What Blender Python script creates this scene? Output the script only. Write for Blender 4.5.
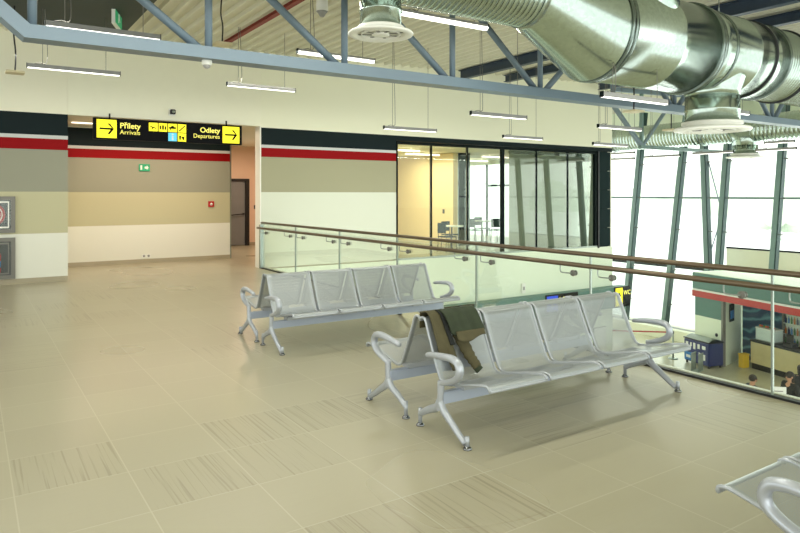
import bpy, bmesh, math, random
from mathutils import Vector, Matrix
for o in list(bpy.data.objects): bpy.data.objects.remove(o, do_unlink=True)
random.seed(7)
S = bpy.context.scene
COL = S.collection
PI = math.pi

# ------------------------------------------------------------------ camera
YAW = 0.583
cd = bpy.data.cameras.new('camera'); cam = bpy.data.objects.new('camera', cd); COL.objects.link(cam)
cam.location = (0, 0, 1.69); cam.rotation_euler = (PI/2, 0, -YAW)
cd.sensor_fit = 'HORIZONTAL'; cd.sensor_width = 36; cd.lens = 36*655/800; cd.shift_y = -(266.5-194.3)/800
cd.clip_start = .05; cd.clip_end = 600
S.camera = cam
# ------------------------------------------------------------------ world, light, exposure
w = bpy.data.worlds.new('sky'); S.world = w; w.use_nodes = True
bg = w.node_tree.nodes['Background']; bg.inputs[0].default_value = (0.96, 1.0, 0.97, 1); bg.inputs[1].default_value = 1.7
S.view_settings.view_transform = 'Standard'; S.view_settings.look = 'None'
S.view_settings.exposure = 0.42; S.view_settings.gamma = 1.0; S.view_settings.use_curve_mapping = False
def area(name, loc, rot, sx, sy, power, color):
    l = bpy.data.lights.new(name, 'AREA'); l.shape = 'RECTANGLE'; l.size = sx; l.size_y = sy; l.energy = power; l.color = color
    o = bpy.data.objects.new(name, l); o.location = loc; o.rotation_euler = rot; COL.objects.link(o); return o
area('daylight_facade', (25.6, 8, .8), (0, PI/2, 0), 5, 22, 600, (.93, 1, .94))       # daylight entering by the glazed facade
area('rear_fill', (3, -7.5, 2.6), (PI/2, 0, 0), 16, 4.6, 200, (1, 1, .93))          # added fill light behind the camera, no glazing stands there
area('corridor_lamps', (3.6, 15.6, 3.2), (0, 0, 0), 3.6, .5, 62, (1, .76, .56))          # warm fittings of the recess soffit
area('passage_lamp', (7.2, 18.6, 3.15), (0, 0, 0), 1.2, 1.2, 55, (1, .72, .54))
area('lounge_lamps', (11.4, 17.6, 2.95), (0, 0, 0), 2.8, 3.2, 120, (1, .9, .7))
for _x, _y, _l in ((3.2, 6.6, 7), (3.2, 9.3, 8), (5.5, 12.0, 11), (2.5, 3.6, 7), (12.5, 9, 7)):
    area('lamp_row', (_x, _y, 3.9 if _x < 6 else 3.0), (0, 0, 0), _l, .12, 70, (1, .98, .88))   # light of the pendant lamp rows
area('shop_lamps', (22.6, 10.6, -1.5), (0, 0, -.25), .5, 4, 60, (1, .93, .8))

# ------------------------------------------------------------------ materials
def lin(c):
    return tuple(((x/255)/12.92 if x/255 <= .04045 else ((x/255+.055)/1.055)**2.4) for x in c) + (1,)
class NT:
    def __init__(s, name):
        s.m = bpy.data.materials.new(name); s.m.use_nodes = True; s.t = s.m.node_tree; s.b = s.t.nodes['Principled BSDF']; s.out = s.t.nodes['Material Output']
    def n(s, typ, **k):
        nd = s.t.nodes.new(typ)
        for a, v in k.items(): setattr(nd, a, v)
        return nd
    def l(s, a, b): s.t.links.new(a, b)
    def math(s, op, a, b=None, c=None):
        nd = s.n('ShaderNodeMath', operation=op)
        for i, v in enumerate((a, b, c)):
            if v is None: continue
            if isinstance(v, (int, float)): nd.inputs[i].default_value = v
            else: s.l(v, nd.inputs[i])
        return nd.outputs[0]
    def mix(s, f, a, b):
        nd = s.n('ShaderNodeMix', data_type='RGBA')
        if isinstance(f, (int, float)): nd.inputs[0].default_value = f
        else: s.l(f, nd.inputs[0])
        for i, v in ((6, a), (7, b)):
            if isinstance(v, tuple): nd.inputs[i].default_value = v
            else: s.l(v, nd.inputs[i])
        return nd.outputs[2]
def mat(name, rgb, rough=.5, metal=0, spec=.5, var=.05, scale=6, emit=None, es=0, bump=0):
    x = NT(name); c = lin(rgb)
    tc = x.n('ShaderNodeTexCoord'); no = x.n('ShaderNodeTexNoise'); no.inputs['Scale'].default_value = scale; no.inputs['Detail'].default_value = 3
    x.l(tc.outputs['Object'], no.inputs['Vector'])
    lo = tuple(v*(1-var) for v in c[:3])+(1,); hi = tuple(min(1, v*(1+var)) for v in c[:3])+(1,)
    x.l(x.mix(no.outputs['Fac'], lo, hi), x.b.inputs['Base Color'])
    x.b.inputs['Roughness'].default_value = rough; x.b.inputs['Metallic'].default_value = metal; x.b.inputs['Specular IOR Level'].default_value = spec
    if emit: x.b.inputs['Emission Color'].default_value = lin(emit); x.b.inputs['Emission Strength'].default_value = es
    if bump:
        bp = x.n('ShaderNodeBump'); bp.inputs['Strength'].default_value = bump; x.l(no.outputs['Fac'], bp.inputs['Height']); x.l(bp.outputs[0], x.b.inputs['Normal'])
    return x.m
def glass(name, tint, refl, rough=0.0, k=.5):
    x = NT(name); x.t.nodes.remove(x.b)
    tr = x.n('ShaderNodeBsdfTransparent'); tr.inputs[0].default_value = tint
    gl = x.n('ShaderNodeBsdfGlossy'); gl.inputs['Roughness'].default_value = rough; gl.inputs[0].default_value = (.95, 1, .95, 1)
    lw = x.n('ShaderNodeLayerWeight'); lw.inputs[0].default_value = .25
    f = x.math('MULTIPLY_ADD', lw.outputs['Fresnel'], k, refl)
    mx = x.n('ShaderNodeMixShader'); x.l(f, mx.inputs[0]); x.l(tr.outputs[0], mx.inputs[1]); x.l(gl.outputs[0], mx.inputs[2]); x.l(mx.outputs[0], x.out.inputs[0])
    return x.m
def stripes(name, bands, rough=.45):
    """paint bands by world height: [(z_top, rgb)...] from the bottom up"""
    x = NT(name); g = x.n('ShaderNodeNewGeometry'); sp = x.n('ShaderNodeSeparateXYZ'); x.l(g.outputs['Position'], sp.inputs[0])
    cur = lin(bands[0][1])
    for (z, _), (_, c) in zip(bands[:-1], bands[1:]):
        cur = x.mix(x.math('GREATER_THAN', sp.outputs[2], z), cur, lin(c))
    x.l(cur, x.b.inputs['Base Color']); x.b.inputs['Roughness'].default_value = .6; x.b.inputs['Specular IOR Level'].default_value = .15
    return x.m
def floor_mat(name, base, dark, light, grout, size, ox, oy, rough=.3):
    x = NT(name); g = x.n('ShaderNodeNewGeometry'); sp = x.n('ShaderNodeSeparateXYZ'); x.l(g.outputs['Position'], sp.inputs[0])
    u = x.math('DIVIDE', x.math('SUBTRACT', sp.outputs[0], ox), size); v = x.math('DIVIDE', x.math('SUBTRACT', sp.outputs[1], oy), size)
    fu = x.math('FLOOR', u); fv = x.math('FLOOR', v); ru = x.math('SUBTRACT', u, fu); rv = x.math('SUBTRACT', v, fv)
    cb = x.n('ShaderNodeCombineXYZ'); x.l(fu, cb.inputs[0]); x.l(fv, cb.inputs[1])
    wn = x.n('ShaderNodeTexWhiteNoise', noise_dimensions='3D'); x.l(cb.outputs[0], wn.inputs['Vector'])
    cs = x.n('ShaderNodeSeparateColor'); x.l(wn.outputs['Color'], cs.inputs[0])
    swap = x.math('GREATER_THAN', cs.outputs[0], .55)                       # which way the veins of the tile run
    def lerp(f, a, b): return x.math('ADD', a, x.math('MULTIPLY', f, x.math('SUBTRACT', b, a)))
    a = lerp(swap, sp.outputs[0], sp.outputs[1]); b = lerp(swap, sp.outputs[1], sp.outputs[0])
    c2 = x.n('ShaderNodeCombineXYZ'); x.l(x.math('MULTIPLY', a, .9), c2.inputs[0]); x.l(x.math('MULTIPLY', b, 56.), c2.inputs[1]); x.l(x.math('MULTIPLY', cs.outputs[1], 40), c2.inputs[2])
    n1 = x.n('ShaderNodeTexNoise'); n1.inputs['Scale'].default_value = 1.; n1.inputs['Detail'].default_value = 4; n1.inputs['Distortion'].default_value = .25; x.l(c2.outputs[0], n1.inputs['Vector'])
    vein = x.n('ShaderNodeMapRange'); vein.inputs[1].default_value = .53; vein.inputs[2].default_value = .64; x.l(n1.outputs['Fac'], vein.inputs[0])
    strong = x.n('ShaderNodeMapRange'); strong.inputs[1].default_value = .72; strong.inputs[2].default_value = .8; strong.inputs[3].default_value = .02; strong.inputs[4].default_value = .45; x.l(cs.outputs[2], strong.inputs[0])
    n2 = x.n('ShaderNodeTexNoise'); n2.inputs['Scale'].default_value = .5; n2.inputs['Detail'].default_value = 1; x.l(g.outputs['Position'], n2.inputs['Vector'])
    col = x.mix(n2.outputs['Fac'], lin(base), lin(light))
    col = x.mix(x.math('MULTIPLY', cs.outputs[0], .12), col, lin(dark))
    col = x.mix(x.math('MULTIPLY', vein.outputs[0], strong.outputs[0]), col, lin(dark))
    gw = .006
    e = x.math('MINIMUM', x.math('MINIMUM', ru, x.math('SUBTRACT', 1, ru)), x.math('MINIMUM', rv, x.math('SUBTRACT', 1, rv)))
    gm = x.math('LESS_THAN', e, gw); col = x.mix(x.math('MULTIPLY', gm, .5), col, lin(grout))
    x.l(col, x.b.inputs['Base Color'])
    x.l(x.math('MULTIPLY_ADD', n2.outputs['Fac'], .04, rough-.04), x.b.inputs['Roughness'])
    x.b.inputs['Specular IOR Level'].default_value = .5
    return x.m
def perforated(name, rgb):
    x = NT(name); uv = x.n('ShaderNodeUVMap'); uv.uv_map = 'UVMap'; sp = x.n('ShaderNodeSeparateXYZ'); x.l(uv.outputs[0], sp.inputs[0])
    p = .0065
    ua = x.math('DIVIDE', sp.outputs[0], p); ub = x.math('DIVIDE', sp.outputs[1], p)
    cc = x.n('ShaderNodeCombineXYZ'); x.l(x.math('FLOOR', ua), cc.inputs[0]); x.l(x.math('FLOOR', ub), cc.inputs[1])
    wn = x.n('ShaderNodeTexWhiteNoise', noise_dimensions='2D'); x.l(cc.outputs[0], wn.inputs['Vector']); wc = x.n('ShaderNodeSeparateColor'); x.l(wn.outputs['Color'], wc.inputs[0])
    def cell(u, k): return x.math('SUBTRACT', x.math('FRACT', u), x.math('MULTIPLY_ADD', wc.outputs[k], .36, .32))
    a = cell(ua, 0); b = cell(ub, 1)
    r = x.math('SQRT', x.math('ADD', x.math('MULTIPLY', a, a), x.math('MULTIPLY', b, b)))
    hole = x.math('LESS_THAN', r, .30)
    inside = x.math('GREATER_THAN', sp.outputs[2], .5)
    ew = x.n('ShaderNodeAttribute'); ew.attribute_name = 'perf'
    hole = x.math('MULTIPLY', hole, ew.outputs['Fac'])
    x.b.inputs['Base Color'].default_value = lin(rgb); x.b.inputs['Metallic'].default_value = .45; x.b.inputs['Roughness'].default_value = .32
    tr = x.n('ShaderNodeBsdfTransparent'); mx = x.n('ShaderNodeMixShader')
    x.l(hole, mx.inputs[0]); x.l(x.b.outputs[0], mx.inputs[1]); x.l(tr.outputs[0], mx.inputs[2]); x.l(mx.outputs[0], x.out.inputs[0])
    return x.m
def galv(name, rgb=(176, 190, 180)):
    x = NT(name); tc = x.n('ShaderNodeTexCoord'); vo = x.n('ShaderNodeTexVoronoi'); vo.inputs['Scale'].default_value = 26; x.l(tc.outputs['Object'], vo.inputs['Vector'])
    c = lin(rgb); cs = x.n('ShaderNodeSeparateColor'); x.l(vo.outputs['Color'], cs.inputs[0])
    x.l(x.mix(cs.outputs[0], tuple(v*.88 for v in c[:3])+(1,), c), x.b.inputs['Base Color'])
    x.b.inputs['Metallic'].default_value = 1; x.b.inputs['Roughness'].default_value = .2
    return x.m
BANDS = [(.10, (176, 168, 148)), (.94, (228, 228, 214)), (1.74, (190, 186, 152)), (2.55, (150, 150, 132)), (2.76, (140, 0, 6)), (2.83, (200, 202, 200)), (3.25, (15, 30, 32)), (9, (236, 234, 212))]
BANDS_R = [(1.74, (214, 218, 200)), (2.55, (162, 160, 132)), (2.76, (140, 0, 6)), (2.83, (200, 202, 200)), (3.22, (15, 30, 32)), (9, (236, 236, 212))]
M = dict(
    floor=floor_mat('stone_tiles', (160, 154, 130), (118, 108, 84), (172, 167, 142), (190, 187, 166), .6, .815, 3.64),
    hall_floor=floor_mat('hall_tiles', (186, 180, 152), (150, 142, 114), (200, 196, 170), (170, 166, 148), .6, .2, .1, .22),
    wall=stripes('banded_paint', BANDS), wall_r=stripes('banded_paint_right', BANDS_R),
    cream=mat('cream_paint', (236, 235, 212), .6, var=.02), white_wall=mat('white_paint', (226, 234, 212), .6, var=.02),
    peach=mat('peach_paint', (226, 196, 170), .6, var=.02), lounge=mat('lounge_paint', (228, 208, 158), .6, var=.02),
    skirt=mat('skirting_stone', (168, 158, 132), .4), deck=mat('cream_deck', (212, 210, 190), .5, var=.03),
    deck_dark=mat('dark_deck', (28, 40, 36), .6), steel=mat('blue_grey_steel', (110, 128, 140), .42, var=.04), purlin=mat('dark_blue_steel', (52, 66, 82), .45),
    teal=mat('pale_green_steel', (108, 132, 128), .4, var=.04), side_shade=mat('dark_green_side_shade', (44, 66, 64), .5, spec=.2), black=mat('black', (14, 15, 17), .45), frame=mat('dark_frame', (14, 24, 24), .7, spec=.1),
    clad=mat('dark_cladding', (20, 38, 38), .7, spec=.1), glass=glass('clear_glass', (.968, .995, .972, 1), .02, k=.3), pane=glass('reflecting_glass', (.96, 1, .95, 1), .03, k=.28),
    pane_g=glass('green_reflecting_glass', (.78, .81, .76, 1), .045, k=.28), fac=glass('facade_glass', (.98, 1, .98, 1), .02),
    silver=mat('silver_paint', (172, 177, 182), .33, .35, var=.02), arm=mat('silver_casting', (176, 181, 188), .32, .45, var=.02), perf=perforated('perforated_sheet', (160, 166, 168)),
    beam=mat('pale_blue_beam', (172, 182, 198), .4, .15, var=.02), chrome=mat('chrome', (130, 132, 134), .14, 1), steelrail=mat('brushed_rail', (104, 90, 72), .35, .6, var=.04),
    inox=mat('stainless', (150, 158, 150), .3, .9), galv=galv('galvanised'), galv_d=galv('galvanised_seam', (120, 132, 126)), rubber=mat('rubber_seal', (24, 28, 28), .6),
    white=mat('white_enamel', (232, 232, 222), .4, var=.02), lampbody=mat('lamp_housing', (150, 150, 146), .4), glow=mat('lamp_diffuser', (255, 255, 250), .4, emit=(255, 253, 244), es=1.7),
    warmglow=mat('warm_diffuser', (255, 250, 240), .4, emit=(255, 240, 220), es=1.6),
    yellow=mat('sign_yellow', (238, 226, 30), .5, emit=(245, 235, 30), es=.55, var=0), signblack=mat('sign_black', (8, 9, 12), .6, spec=.1, var=0), cyan=mat('sign_cyan', (90, 190, 225), .5, emit=(90, 190, 225), es=.4, var=0),
    blue=mat('sign_blue', (40, 70, 190), .4, emit=(40, 70, 200), es=.5, var=0), red=mat('red_paint', (176, 24, 20), .45), redband=mat('red_band', (178, 50, 44), .45), green=mat('exit_green', (20, 130, 90), .5, emit=(20, 150, 90), es=.4),
    band=mat('grey_green_band', (84, 120, 112), .5), snow=mat('snow', (244, 248, 246), .8, var=.02, scale=.1), frost=mat('frosted_foliage', (222, 232, 216), .9, var=.05, scale=2),
    grey=mat('grey_metal', (118, 116, 108), .45, .2), doorgrey=mat('grey_door', (120, 122, 122), .5), olive=mat('olive_cloth', (46, 55, 36), .9, var=.25, scale=14, bump=.2), khaki=mat('khaki_cloth', (76, 71, 46), .9, var=.25, scale=14, bump=.2),
    lining=mat('dark_lining', (22, 24, 22), .9), wood=mat('pale_wood', (196, 184, 136), .5, var=.18, scale=3), navy=mat('navy', (28, 40, 100), .4), azure=mat('azure', (46, 120, 190), .4),
    mural=None, yellowbin=mat('yellow_plastic', (214, 178, 40), .5), skin=mat('skin', (186, 140, 110), .6), hair=mat('dark_hair', (34, 26, 22), .7), cloth=mat('black_cloth', (22, 24, 28), .85), bluecloth=mat('grey_cloth', (60, 66, 74), .85),
    paper=mat('paper', (226, 226, 220), .6), orange=mat('orange_fruit', (206, 110, 30), .5), leaf=mat('green_pack', (60, 120, 50), .6), screen=mat('panel_grey', (140, 150, 140), .4), beige=mat('beige_plastic', (206, 196, 160), .5))
x = NT('wave_mural'); tc = x.n('ShaderNodeTexCoord'); wv = x.n('ShaderNodeTexWave'); wv.bands_direction = 'Z'; wv.inputs['Scale'].default_value = .9; wv.inputs['Distortion'].default_value = 9; wv.inputs['Detail'].default_value = 3
x.l(tc.outputs['Object'], wv.inputs['Vector']); x.l(x.mix(x.math('POWER', wv.outputs['Fac'], 4), lin((24, 60, 92)), lin((96, 150, 160))), x.b.inputs['Base Color']); M['mural'] = x.m

# ------------------------------------------------------------------ helpers
def link(o, parent=None):
    COL.objects.link(o)
    if parent: o.parent = parent
    return o
def tag(o, label, cat, group=None, kind=None):
    if label: o['label'] = label
    if cat: o['category'] = cat
    if group: o['group'] = group
    if kind: o['kind'] = kind
    return o
def empty(name, loc, label, cat, rz=0, group=None):
    o = bpy.data.objects.new(name, None); o.location = loc; o.rotation_euler = (0, 0, rz); o.empty_display_size = .1; link(o)
    return tag(o, label, cat, group)
def copy_tree(o, parent=None):
    c = o.copy(); COL.objects.link(c)
    if parent: c.parent = parent
    for ch in list(o.children): copy_tree(ch, c)
    return c
class MB:
    def __init__(s): s.v = []; s.f = []; s.sm = []; s.mi = []; s.cm = 0
    def add(s, vs, fs, smooth=False):
        k = len(s.v); s.v += [tuple(v) for v in vs]; s.f += [tuple(i+k for i in f) for f in fs]; s.sm += [smooth]*len(fs); s.mi += [s.cm]*len(fs); return s
    def box(s, x0, x1, y0, y1, z0, z1):
        vs = [(x, y, z) for z in (z0, z1) for y in (y0, y1) for x in (x0, x1)]
        return s.add(vs, [(0, 2, 3, 1), (4, 5, 7, 6), (0, 1, 5, 4), (2, 6, 7, 3), (0, 4, 6, 2), (1, 3, 7, 5)])
    def bar(s, a, b, w, h=None, up=(0, 0, 1)):
        h = h or w; a = Vector(a); b = Vector(b); d = (b-a).normalized(); u = Vector(up)
        if abs(d.dot(u)) > .99: u = Vector((0, 1, 0))
        r = d.cross(u).normalized(); u = r.cross(d)
        vs = [p+r*sx*w/2+u*sz*h/2 for p in (a, b) for sx, sz in ((-1, -1), (1, -1), (1, 1), (-1, 1))]
        return s.add(vs, [(3, 2, 1, 0), (4, 5, 6, 7), (0, 1, 5, 4), (1, 2, 6, 5), (2, 3, 7, 6), (3, 0, 4, 7)])
    def tube(s, pts, r, n=10, closed=False, ry=None, up=None):
        """tube along pts; r number or list; ry = second radius (flattened), measured along 'up'"""
        pts = [Vector(p) for p in pts]; m = len(pts); vs = []; prev = None
        for i, p in enumerate(pts):
            if closed: d = pts[(i+1) % m]-pts[i-1]
            else: d = pts[min(i+1, m-1)]-pts[max(i-1, 0)]
            d.normalize()
            if up is not None: u = Vector(up); u = (u-d*u.dot(d)).normalized()
            else:
                u = prev if prev is not None else (Vector((0, 0, 1)) if abs(d.z) < .9 else Vector((0, 1, 0)))
                u = (u-d*u.dot(d)).normalized(); prev = u
            q = d.cross(u); ra = r[i] if isinstance(r, (list, tuple)) else r; rb = ra if ry is None else (ry[i] if isinstance(ry, (list, tuple)) else ry)
            vs += [p+q*math.cos(2*PI*k/n)*ra+u*math.sin(2*PI*k/n)*rb for k in range(n)]
        fs = [(i*n+k, i*n+(k+1) % n, ((i+1) % m)*n+(k+1) % n, ((i+1) % m)*n+k) for i in range(m if closed else m-1) for k in range(n)]
        if not closed: fs += [tuple(range(n-1, -1, -1)), tuple((m-1)*n+k for k in range(n))]
        return s.add(vs, fs, True)
    def lathe(s, prof, c=(0, 0, 0), axis='z', n=32, smooth=True, caps=True):
        """prof: (r, t) along the axis"""
        vs = []
        for r, t in prof:
            for k in range(n):
                a = 2*PI*k/n; u, v = r*math.cos(a), r*math.sin(a)
                p = {'z': (u, v, t), 'x': (t, u, v), 'y': (v, t, u)}[axis]; vs.append((p[0]+c[0], p[1]+c[1], p[2]+c[2]))
        fs = [(i*n+k, i*n+(k+1) % n, (i+1)*n+(k+1) % n, (i+1)*n+k) for i in range(len(prof)-1) for k in range(n)]
        if caps: fs += [tuple(range(n-1, -1, -1)), tuple((len(prof)-1)*n+k for k in range(n))]
        return s.add(vs, fs, smooth)
    def ball(s, c, rx, ry=None, rz=None, n=14, m=9):
        ry = ry or rx; rz = rz or rx
        vs = [(c[0], c[1], c[2]-rz)]
        for i in range(1, m):
            t = -PI/2+PI*i/m
            vs += [(c[0]+rx*math.cos(t)*math.cos(2*PI*k/n), c[1]+ry*math.cos(t)*math.sin(2*PI*k/n), c[2]+rz*math.sin(t)) for k in range(n)]
        vs.append((c[0], c[1], c[2]+rz)); T = len(vs)-1
        fs = [(0, 1+(k+1) % n, 1+k) for k in range(n)]+[(1+i*n+k, 1+i*n+(k+1) % n, 1+(i+1)*n+(k+1) % n, 1+(i+1)*n+k) for i in range(m-2) for k in range(n)]
        fs += [(T, 1+(m-2)*n+k, 1+(m-2)*n+(k+1) % n) for k in range(n)]
        return s.add(vs, fs, True)
    def poly(s, pts2, y, d, ax='y'):
        """polygon in the x-z plane at y, thickness d toward -y"""
        n = len(pts2); vs = [(a, y, b) for a, b in pts2]+[(a, y-d, b) for a, b in pts2]
        return s.add(vs, [tuple(range(n)), tuple(range(2*n-1, n-1, -1))]+[(i, i+n, (i+1) % n+n, (i+1) % n) for i in range(n)])
    def build(s, name, m, parent=None, bevel=0, loc=None, rz=0, solid=0):
        me = bpy.data.meshes.new(name); me.from_pydata(s.v, [], s.f); me.update()
        for i, p in enumerate(me.polygons): p.use_smooth = s.sm[i]; p.material_index = s.mi[i]
        for mm in (m if isinstance(m, list) else [m]): me.materials.append(mm)
        bm = bmesh.new(); bm.from_mesh(me); bmesh.ops.recalc_face_normals(bm, faces=bm.faces)
        if bevel:
            es = [e for e in bm.edges if len(e.link_faces) == 2 and e.calc_face_angle(0) > .6]
            bmesh.ops.bevel(bm, geom=es, offset=bevel, segments=2, affect='EDGES', clamp_overlap=True)
        bm.to_mesh(me); bm.free()
        o = bpy.data.objects.new(name, me); link(o, parent)
        if loc: o.location = loc
        if rz: o.rotation_euler = (0, 0, rz)
        return o
def B(*a): return MB().box(*a)
def struct(mb, name, m, **k): o = mb.build(name, m, **k); o['kind'] = 'structure'; return o
def text(body, size, loc, m, parent, name='lettering', rot=(PI/2, 0, 0), bold=True, align='LEFT', depth=.002):
    c = bpy.data.curves.new(name, 'FONT'); c.body = body; c.size = size; c.extrude = depth; c.align_x = align; c.align_y = 'CENTER'
    if bold: c.offset = size*.018
    t = bpy.data.objects.new('tmp', c); COL.objects.link(t); bpy.context.view_layer.update()
    me = bpy.data.meshes.new_from_object(t.evaluated_get(bpy.context.evaluated_depsgraph_get())); bpy.data.objects.remove(t)
    me.materials.clear(); me.materials.append(m); o = bpy.data.objects.new(name, me); link(o, parent); o.location = loc; o.rotation_euler = rot; return o
def zc(x): return 4.73+.032*x          # underside of the roof deck
def smooth_path(pts, k=6):
    """Catmull-Rom through pts"""
    P = [Vector(p) for p in pts]; P = [2*P[0]-P[1]]+P+[2*P[-1]-P[-2]]; out = []
    for i in range(1, len(P)-2):
        for j in range(k):
            t = j/k; a, b, c, d = P[i-1], P[i], P[i+1], P[i+2]
            out.append(.5*((2*b)+(c-a)*t+(2*a-5*b+4*c-d)*t*t+(3*b-a-3*c+d)*t**3))
    out.append(P[-2]); return out

# ================================================================== SETTING
GY = 14.27       # plane of the banded front wall
ZL = -4.3        # floor of the lower hall
struct(B(-6, 5.72, -4, GY+.01, -.35, 0), 'floor', M['floor'])
struct(B(1.6, 9.2, GY+.012, 22.5, -.35, 0), 'floor_recess', M['floor'])
struct(B(9.32, 17.6, GY+.03, 22.5, -.35, 0), 'floor_lounge', M['floor'])
struct(B(5.725, 27, -4, 24, ZL-.2, ZL), 'floor_hall', M['hall_floor'])
struct(B(5.725, 5.76, -4, GY-.002, -.36, .004), 'trim_1', M['white'])
# front wall pieces
struct(B(-6, 1.63, GY, 17, 0, 5.4), 'wall_front_left', M['wall'])
struct(B(1.632, 5.6, GY, GY+.3, 3.25, 5.4), 'wall_front_header', M['cream'])
struct(B(5.602, 9.29, GY, GY+.3, 0, 5.4), 'wall_front_middle', M['wall_r'])
struct(B(9.292, 17.84, GY, GY+.3, 3.09, 5.6), 'wall_front_upper', M['wall_r'])
struct(B(5.765, 17.84, GY-.02, GY+.02, ZL, -.03), 'wall_front_lower', M['white_wall'])
struct(MB().box(17.62, 17.84, GY+.031, 18.7, ZL, 5.6).box(17.62, 17.84, 18.7, 22.5, ZL, 0).box(17.62, 17.84, 18.7, 22.5, 2.9, 5.6), 'wall_lounge_side', M['cream'])
struct(B(17.7, 17.72, 18.701, 22.5, .001, 2.899), 'window_3', M['fac'])
struct(MB().box(17.62, 17.69, 18.701, 18.8, .001, 2.899).box(17.62, 17.69, 20.3, 20.38, .001, 2.899).box(17.62, 17.69, 18.801, 20.299, 2.0, 2.08), 'trim_9', M['frame'])
struct(B(17.1, 17.615, GY, GY+.029, -.03, 3.085), 'wall_lounge_return', M['frame'])
struct(B(-6, 1.63, GY-.015, GY, 0, .10), 'baseboard_front_left', M['skirt'])
# recess
struct(B(1.632, 5.77, 16.9, 17.1, 0, 3.27), 'wall_recess', M['wall'])
struct(B(1.632, 5.77, 16.885, 16.9, 0, .10), 'baseboard_recess', M['skirt'])
struct(B(5.77, 5.8, 16.88, 17.1, 0, 3.27), 'trim_2', M['inox'])
struct(B(1.632, 9.2, GY+.302, 22.4, 3.275, 3.4), 'ceiling_recess', M['cream'])
struct(B(5.77, 9.2, 20.9, 21.1, 0, 3.27), 'wall_passage', M['peach'])
struct(B(5.77, 9.2, 20.885, 20.9, 0, .10), 'baseboard_passage', M['skirt'])
struct(B(9.0, 9.2, GY+.302, 20.88, 0, 3.27), 'wall_passage_side', M['peach'])
struct(B(1.632, 1.7, 17.1, 21, 0, 3.27), 'wall_passage_left', M['peach'])
struct(B(5.575, 5.601, GY-.004, GY+.3, 0, 3.25), 'trim_3', M['white'])
# lounge behind the glass
struct(B(13.3, 13.5, 17.0, 22.3, 0, 3.05), 'wall_lounge_yellow', M['lounge'])
struct(B(9.32, 13.29, 22.1, 22.3, 0, 3.05), 'wall_lounge_back', M['lounge'])
struct(B(9.295, 9.35, GY+.3, 22.1, 0, 3.05), 'wall_lounge_left', M['lounge'])
struct(B(9.295, 17.61, GY+.302, 22.3, 3.06, 3.16), 'ceiling_lounge', M['cream'])
# roof deck: trapezoid ribs along Y
mb = MB(); xs = []; p = .27; i = 0
X = -7.0
while X < 27:
    for dx, dz in ((0, 0), (.05, 0), (.075, .07), (.245, .07)): xs.append((X+dx, zc(X)+dz))
    X += p
vs = [(x_, y_, z_) for y_ in (-4.2, 24) for x_, z_ in xs]+[(x_, y_, z_+.25) for y_ in (-4.2, 24) for x_, z_ in ((xs[0][0], xs[0][1]), (xs[-1][0], xs[-1][1]))]
n = len(xs); mb.add(vs, [(k, k+1, n+k+1, n+k) for k in range(n-1)]+[(2*n, 2*n+1, 2*n+3, 2*n+2)])
struct(mb, 'ceiling', M['deck'])
struct(B(-.9, 2.42, 7.9, 13.1, 4.67, 4.70), 'ceiling_dark_panel', M['deck_dark'])
# facade: glass, transoms, sill panels
struct(B(26, 26.02, -4, 24, ZL, 4.2), 'window_1', M['fac'])
struct(B(25.96, 26.1, -4, 24, 4.2, 5.7), 'wall_facade_top', M['white_wall'])
struct(B(25.95, 26.04, -4, 24, 1.50, 1.58), 'trim_4', M['teal'])
struct(B(25.95, 26.04, -4, 24, -1.55, -1.44), 'trim_5', M['frame'])
struct(B(25.95, 26.04, -4, 15.05, -1.43, -.52), 'wall_facade_sill', M['cream'])
struct(B(25.93, 26.05, -4, 15.05, -.519, -.46), 'trim_6', M['frame'])
struct(B(25.8, 26.1, -4, 24, ZL, ZL+.12), 'baseboard_facade', M['grey'])
# outside: snow field and frosted trees
struct(B(26.3, 300, -220, 300, ZL-.4, ZL-.15), 'ground_snow', M['snow'])
mb = MB()
for i in range(46):
    t = i/45; mb.ball((190+random.uniform(-8, 8), -150+t*330, -2), 9+random.uniform(-2, 4), 9, 5+random.uniform(0, 7), 10, 6)
struct(mb, 'hills', M['frost'])
def bush(x, y, s, label):
    e = empty('frosted_tree', (x, y, ZL-.15), label, 'tree')
    MB().tube([(0, 0, -.2), (0, 0, s*.5)], .12*s/3, 8).build('trunk', M['grey'], e)
    m_ = MB()
    for k in range(9): a = k*2.4; m_.ball((math.cos(a)*s*.35, math.sin(a)*s*.5, s*(.45+.25*((k*7) % 5)/5)), s*.3, n=9, m=6)
    m_.build('foliage', M['frost'], e)
bush(92, 46, 5.5, 'frosted round tree outside between the two rightmost facade columns')

# ================================================================== FACADE COLUMNS
def column(y145, y290, side, label):
    # heights of the two sampled points
    z1, z2 = 3.7, -2.3
    sl = (y290-y145)/(z2-z1)
    yt = y145+sl*(5.3-z1); yb = y145+sl*(ZL-z1)
    e = empty('facade_column', (25.0, yb, ZL), label, 'column', group='leaning steel columns of the glazed facade')
    top = (0, yt-yb, 5.3-ZL)
    MB().bar((0, 0, 0), top, .2, .2, up=(1, 0, 0)).build('shaft', M['teal'], e, bevel=.01)
    MB().bar((.02, -.12, 0), (top[0]+.02, top[1]-.12, top[2]), .04, .24, up=(1, 0, 0)).build('side_shade_strip', M['side_shade'], e)  # dark strip added to stand for the shaded side face of the column
    for z in (1.54, -1.5, 3.0, .2, -3):
        yy = (yt-yb)*(z-ZL)/(5.3-ZL)
        MB().bar((-.02, yy-.10, z-ZL), (-.02, yy-.26, z-ZL), .03).lathe([(.035, 0), (.035, .05)], (-.02, yy-.26, z-ZL-.025), 'z', 8).build('glazing_clip', M['grey'], e)
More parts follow.
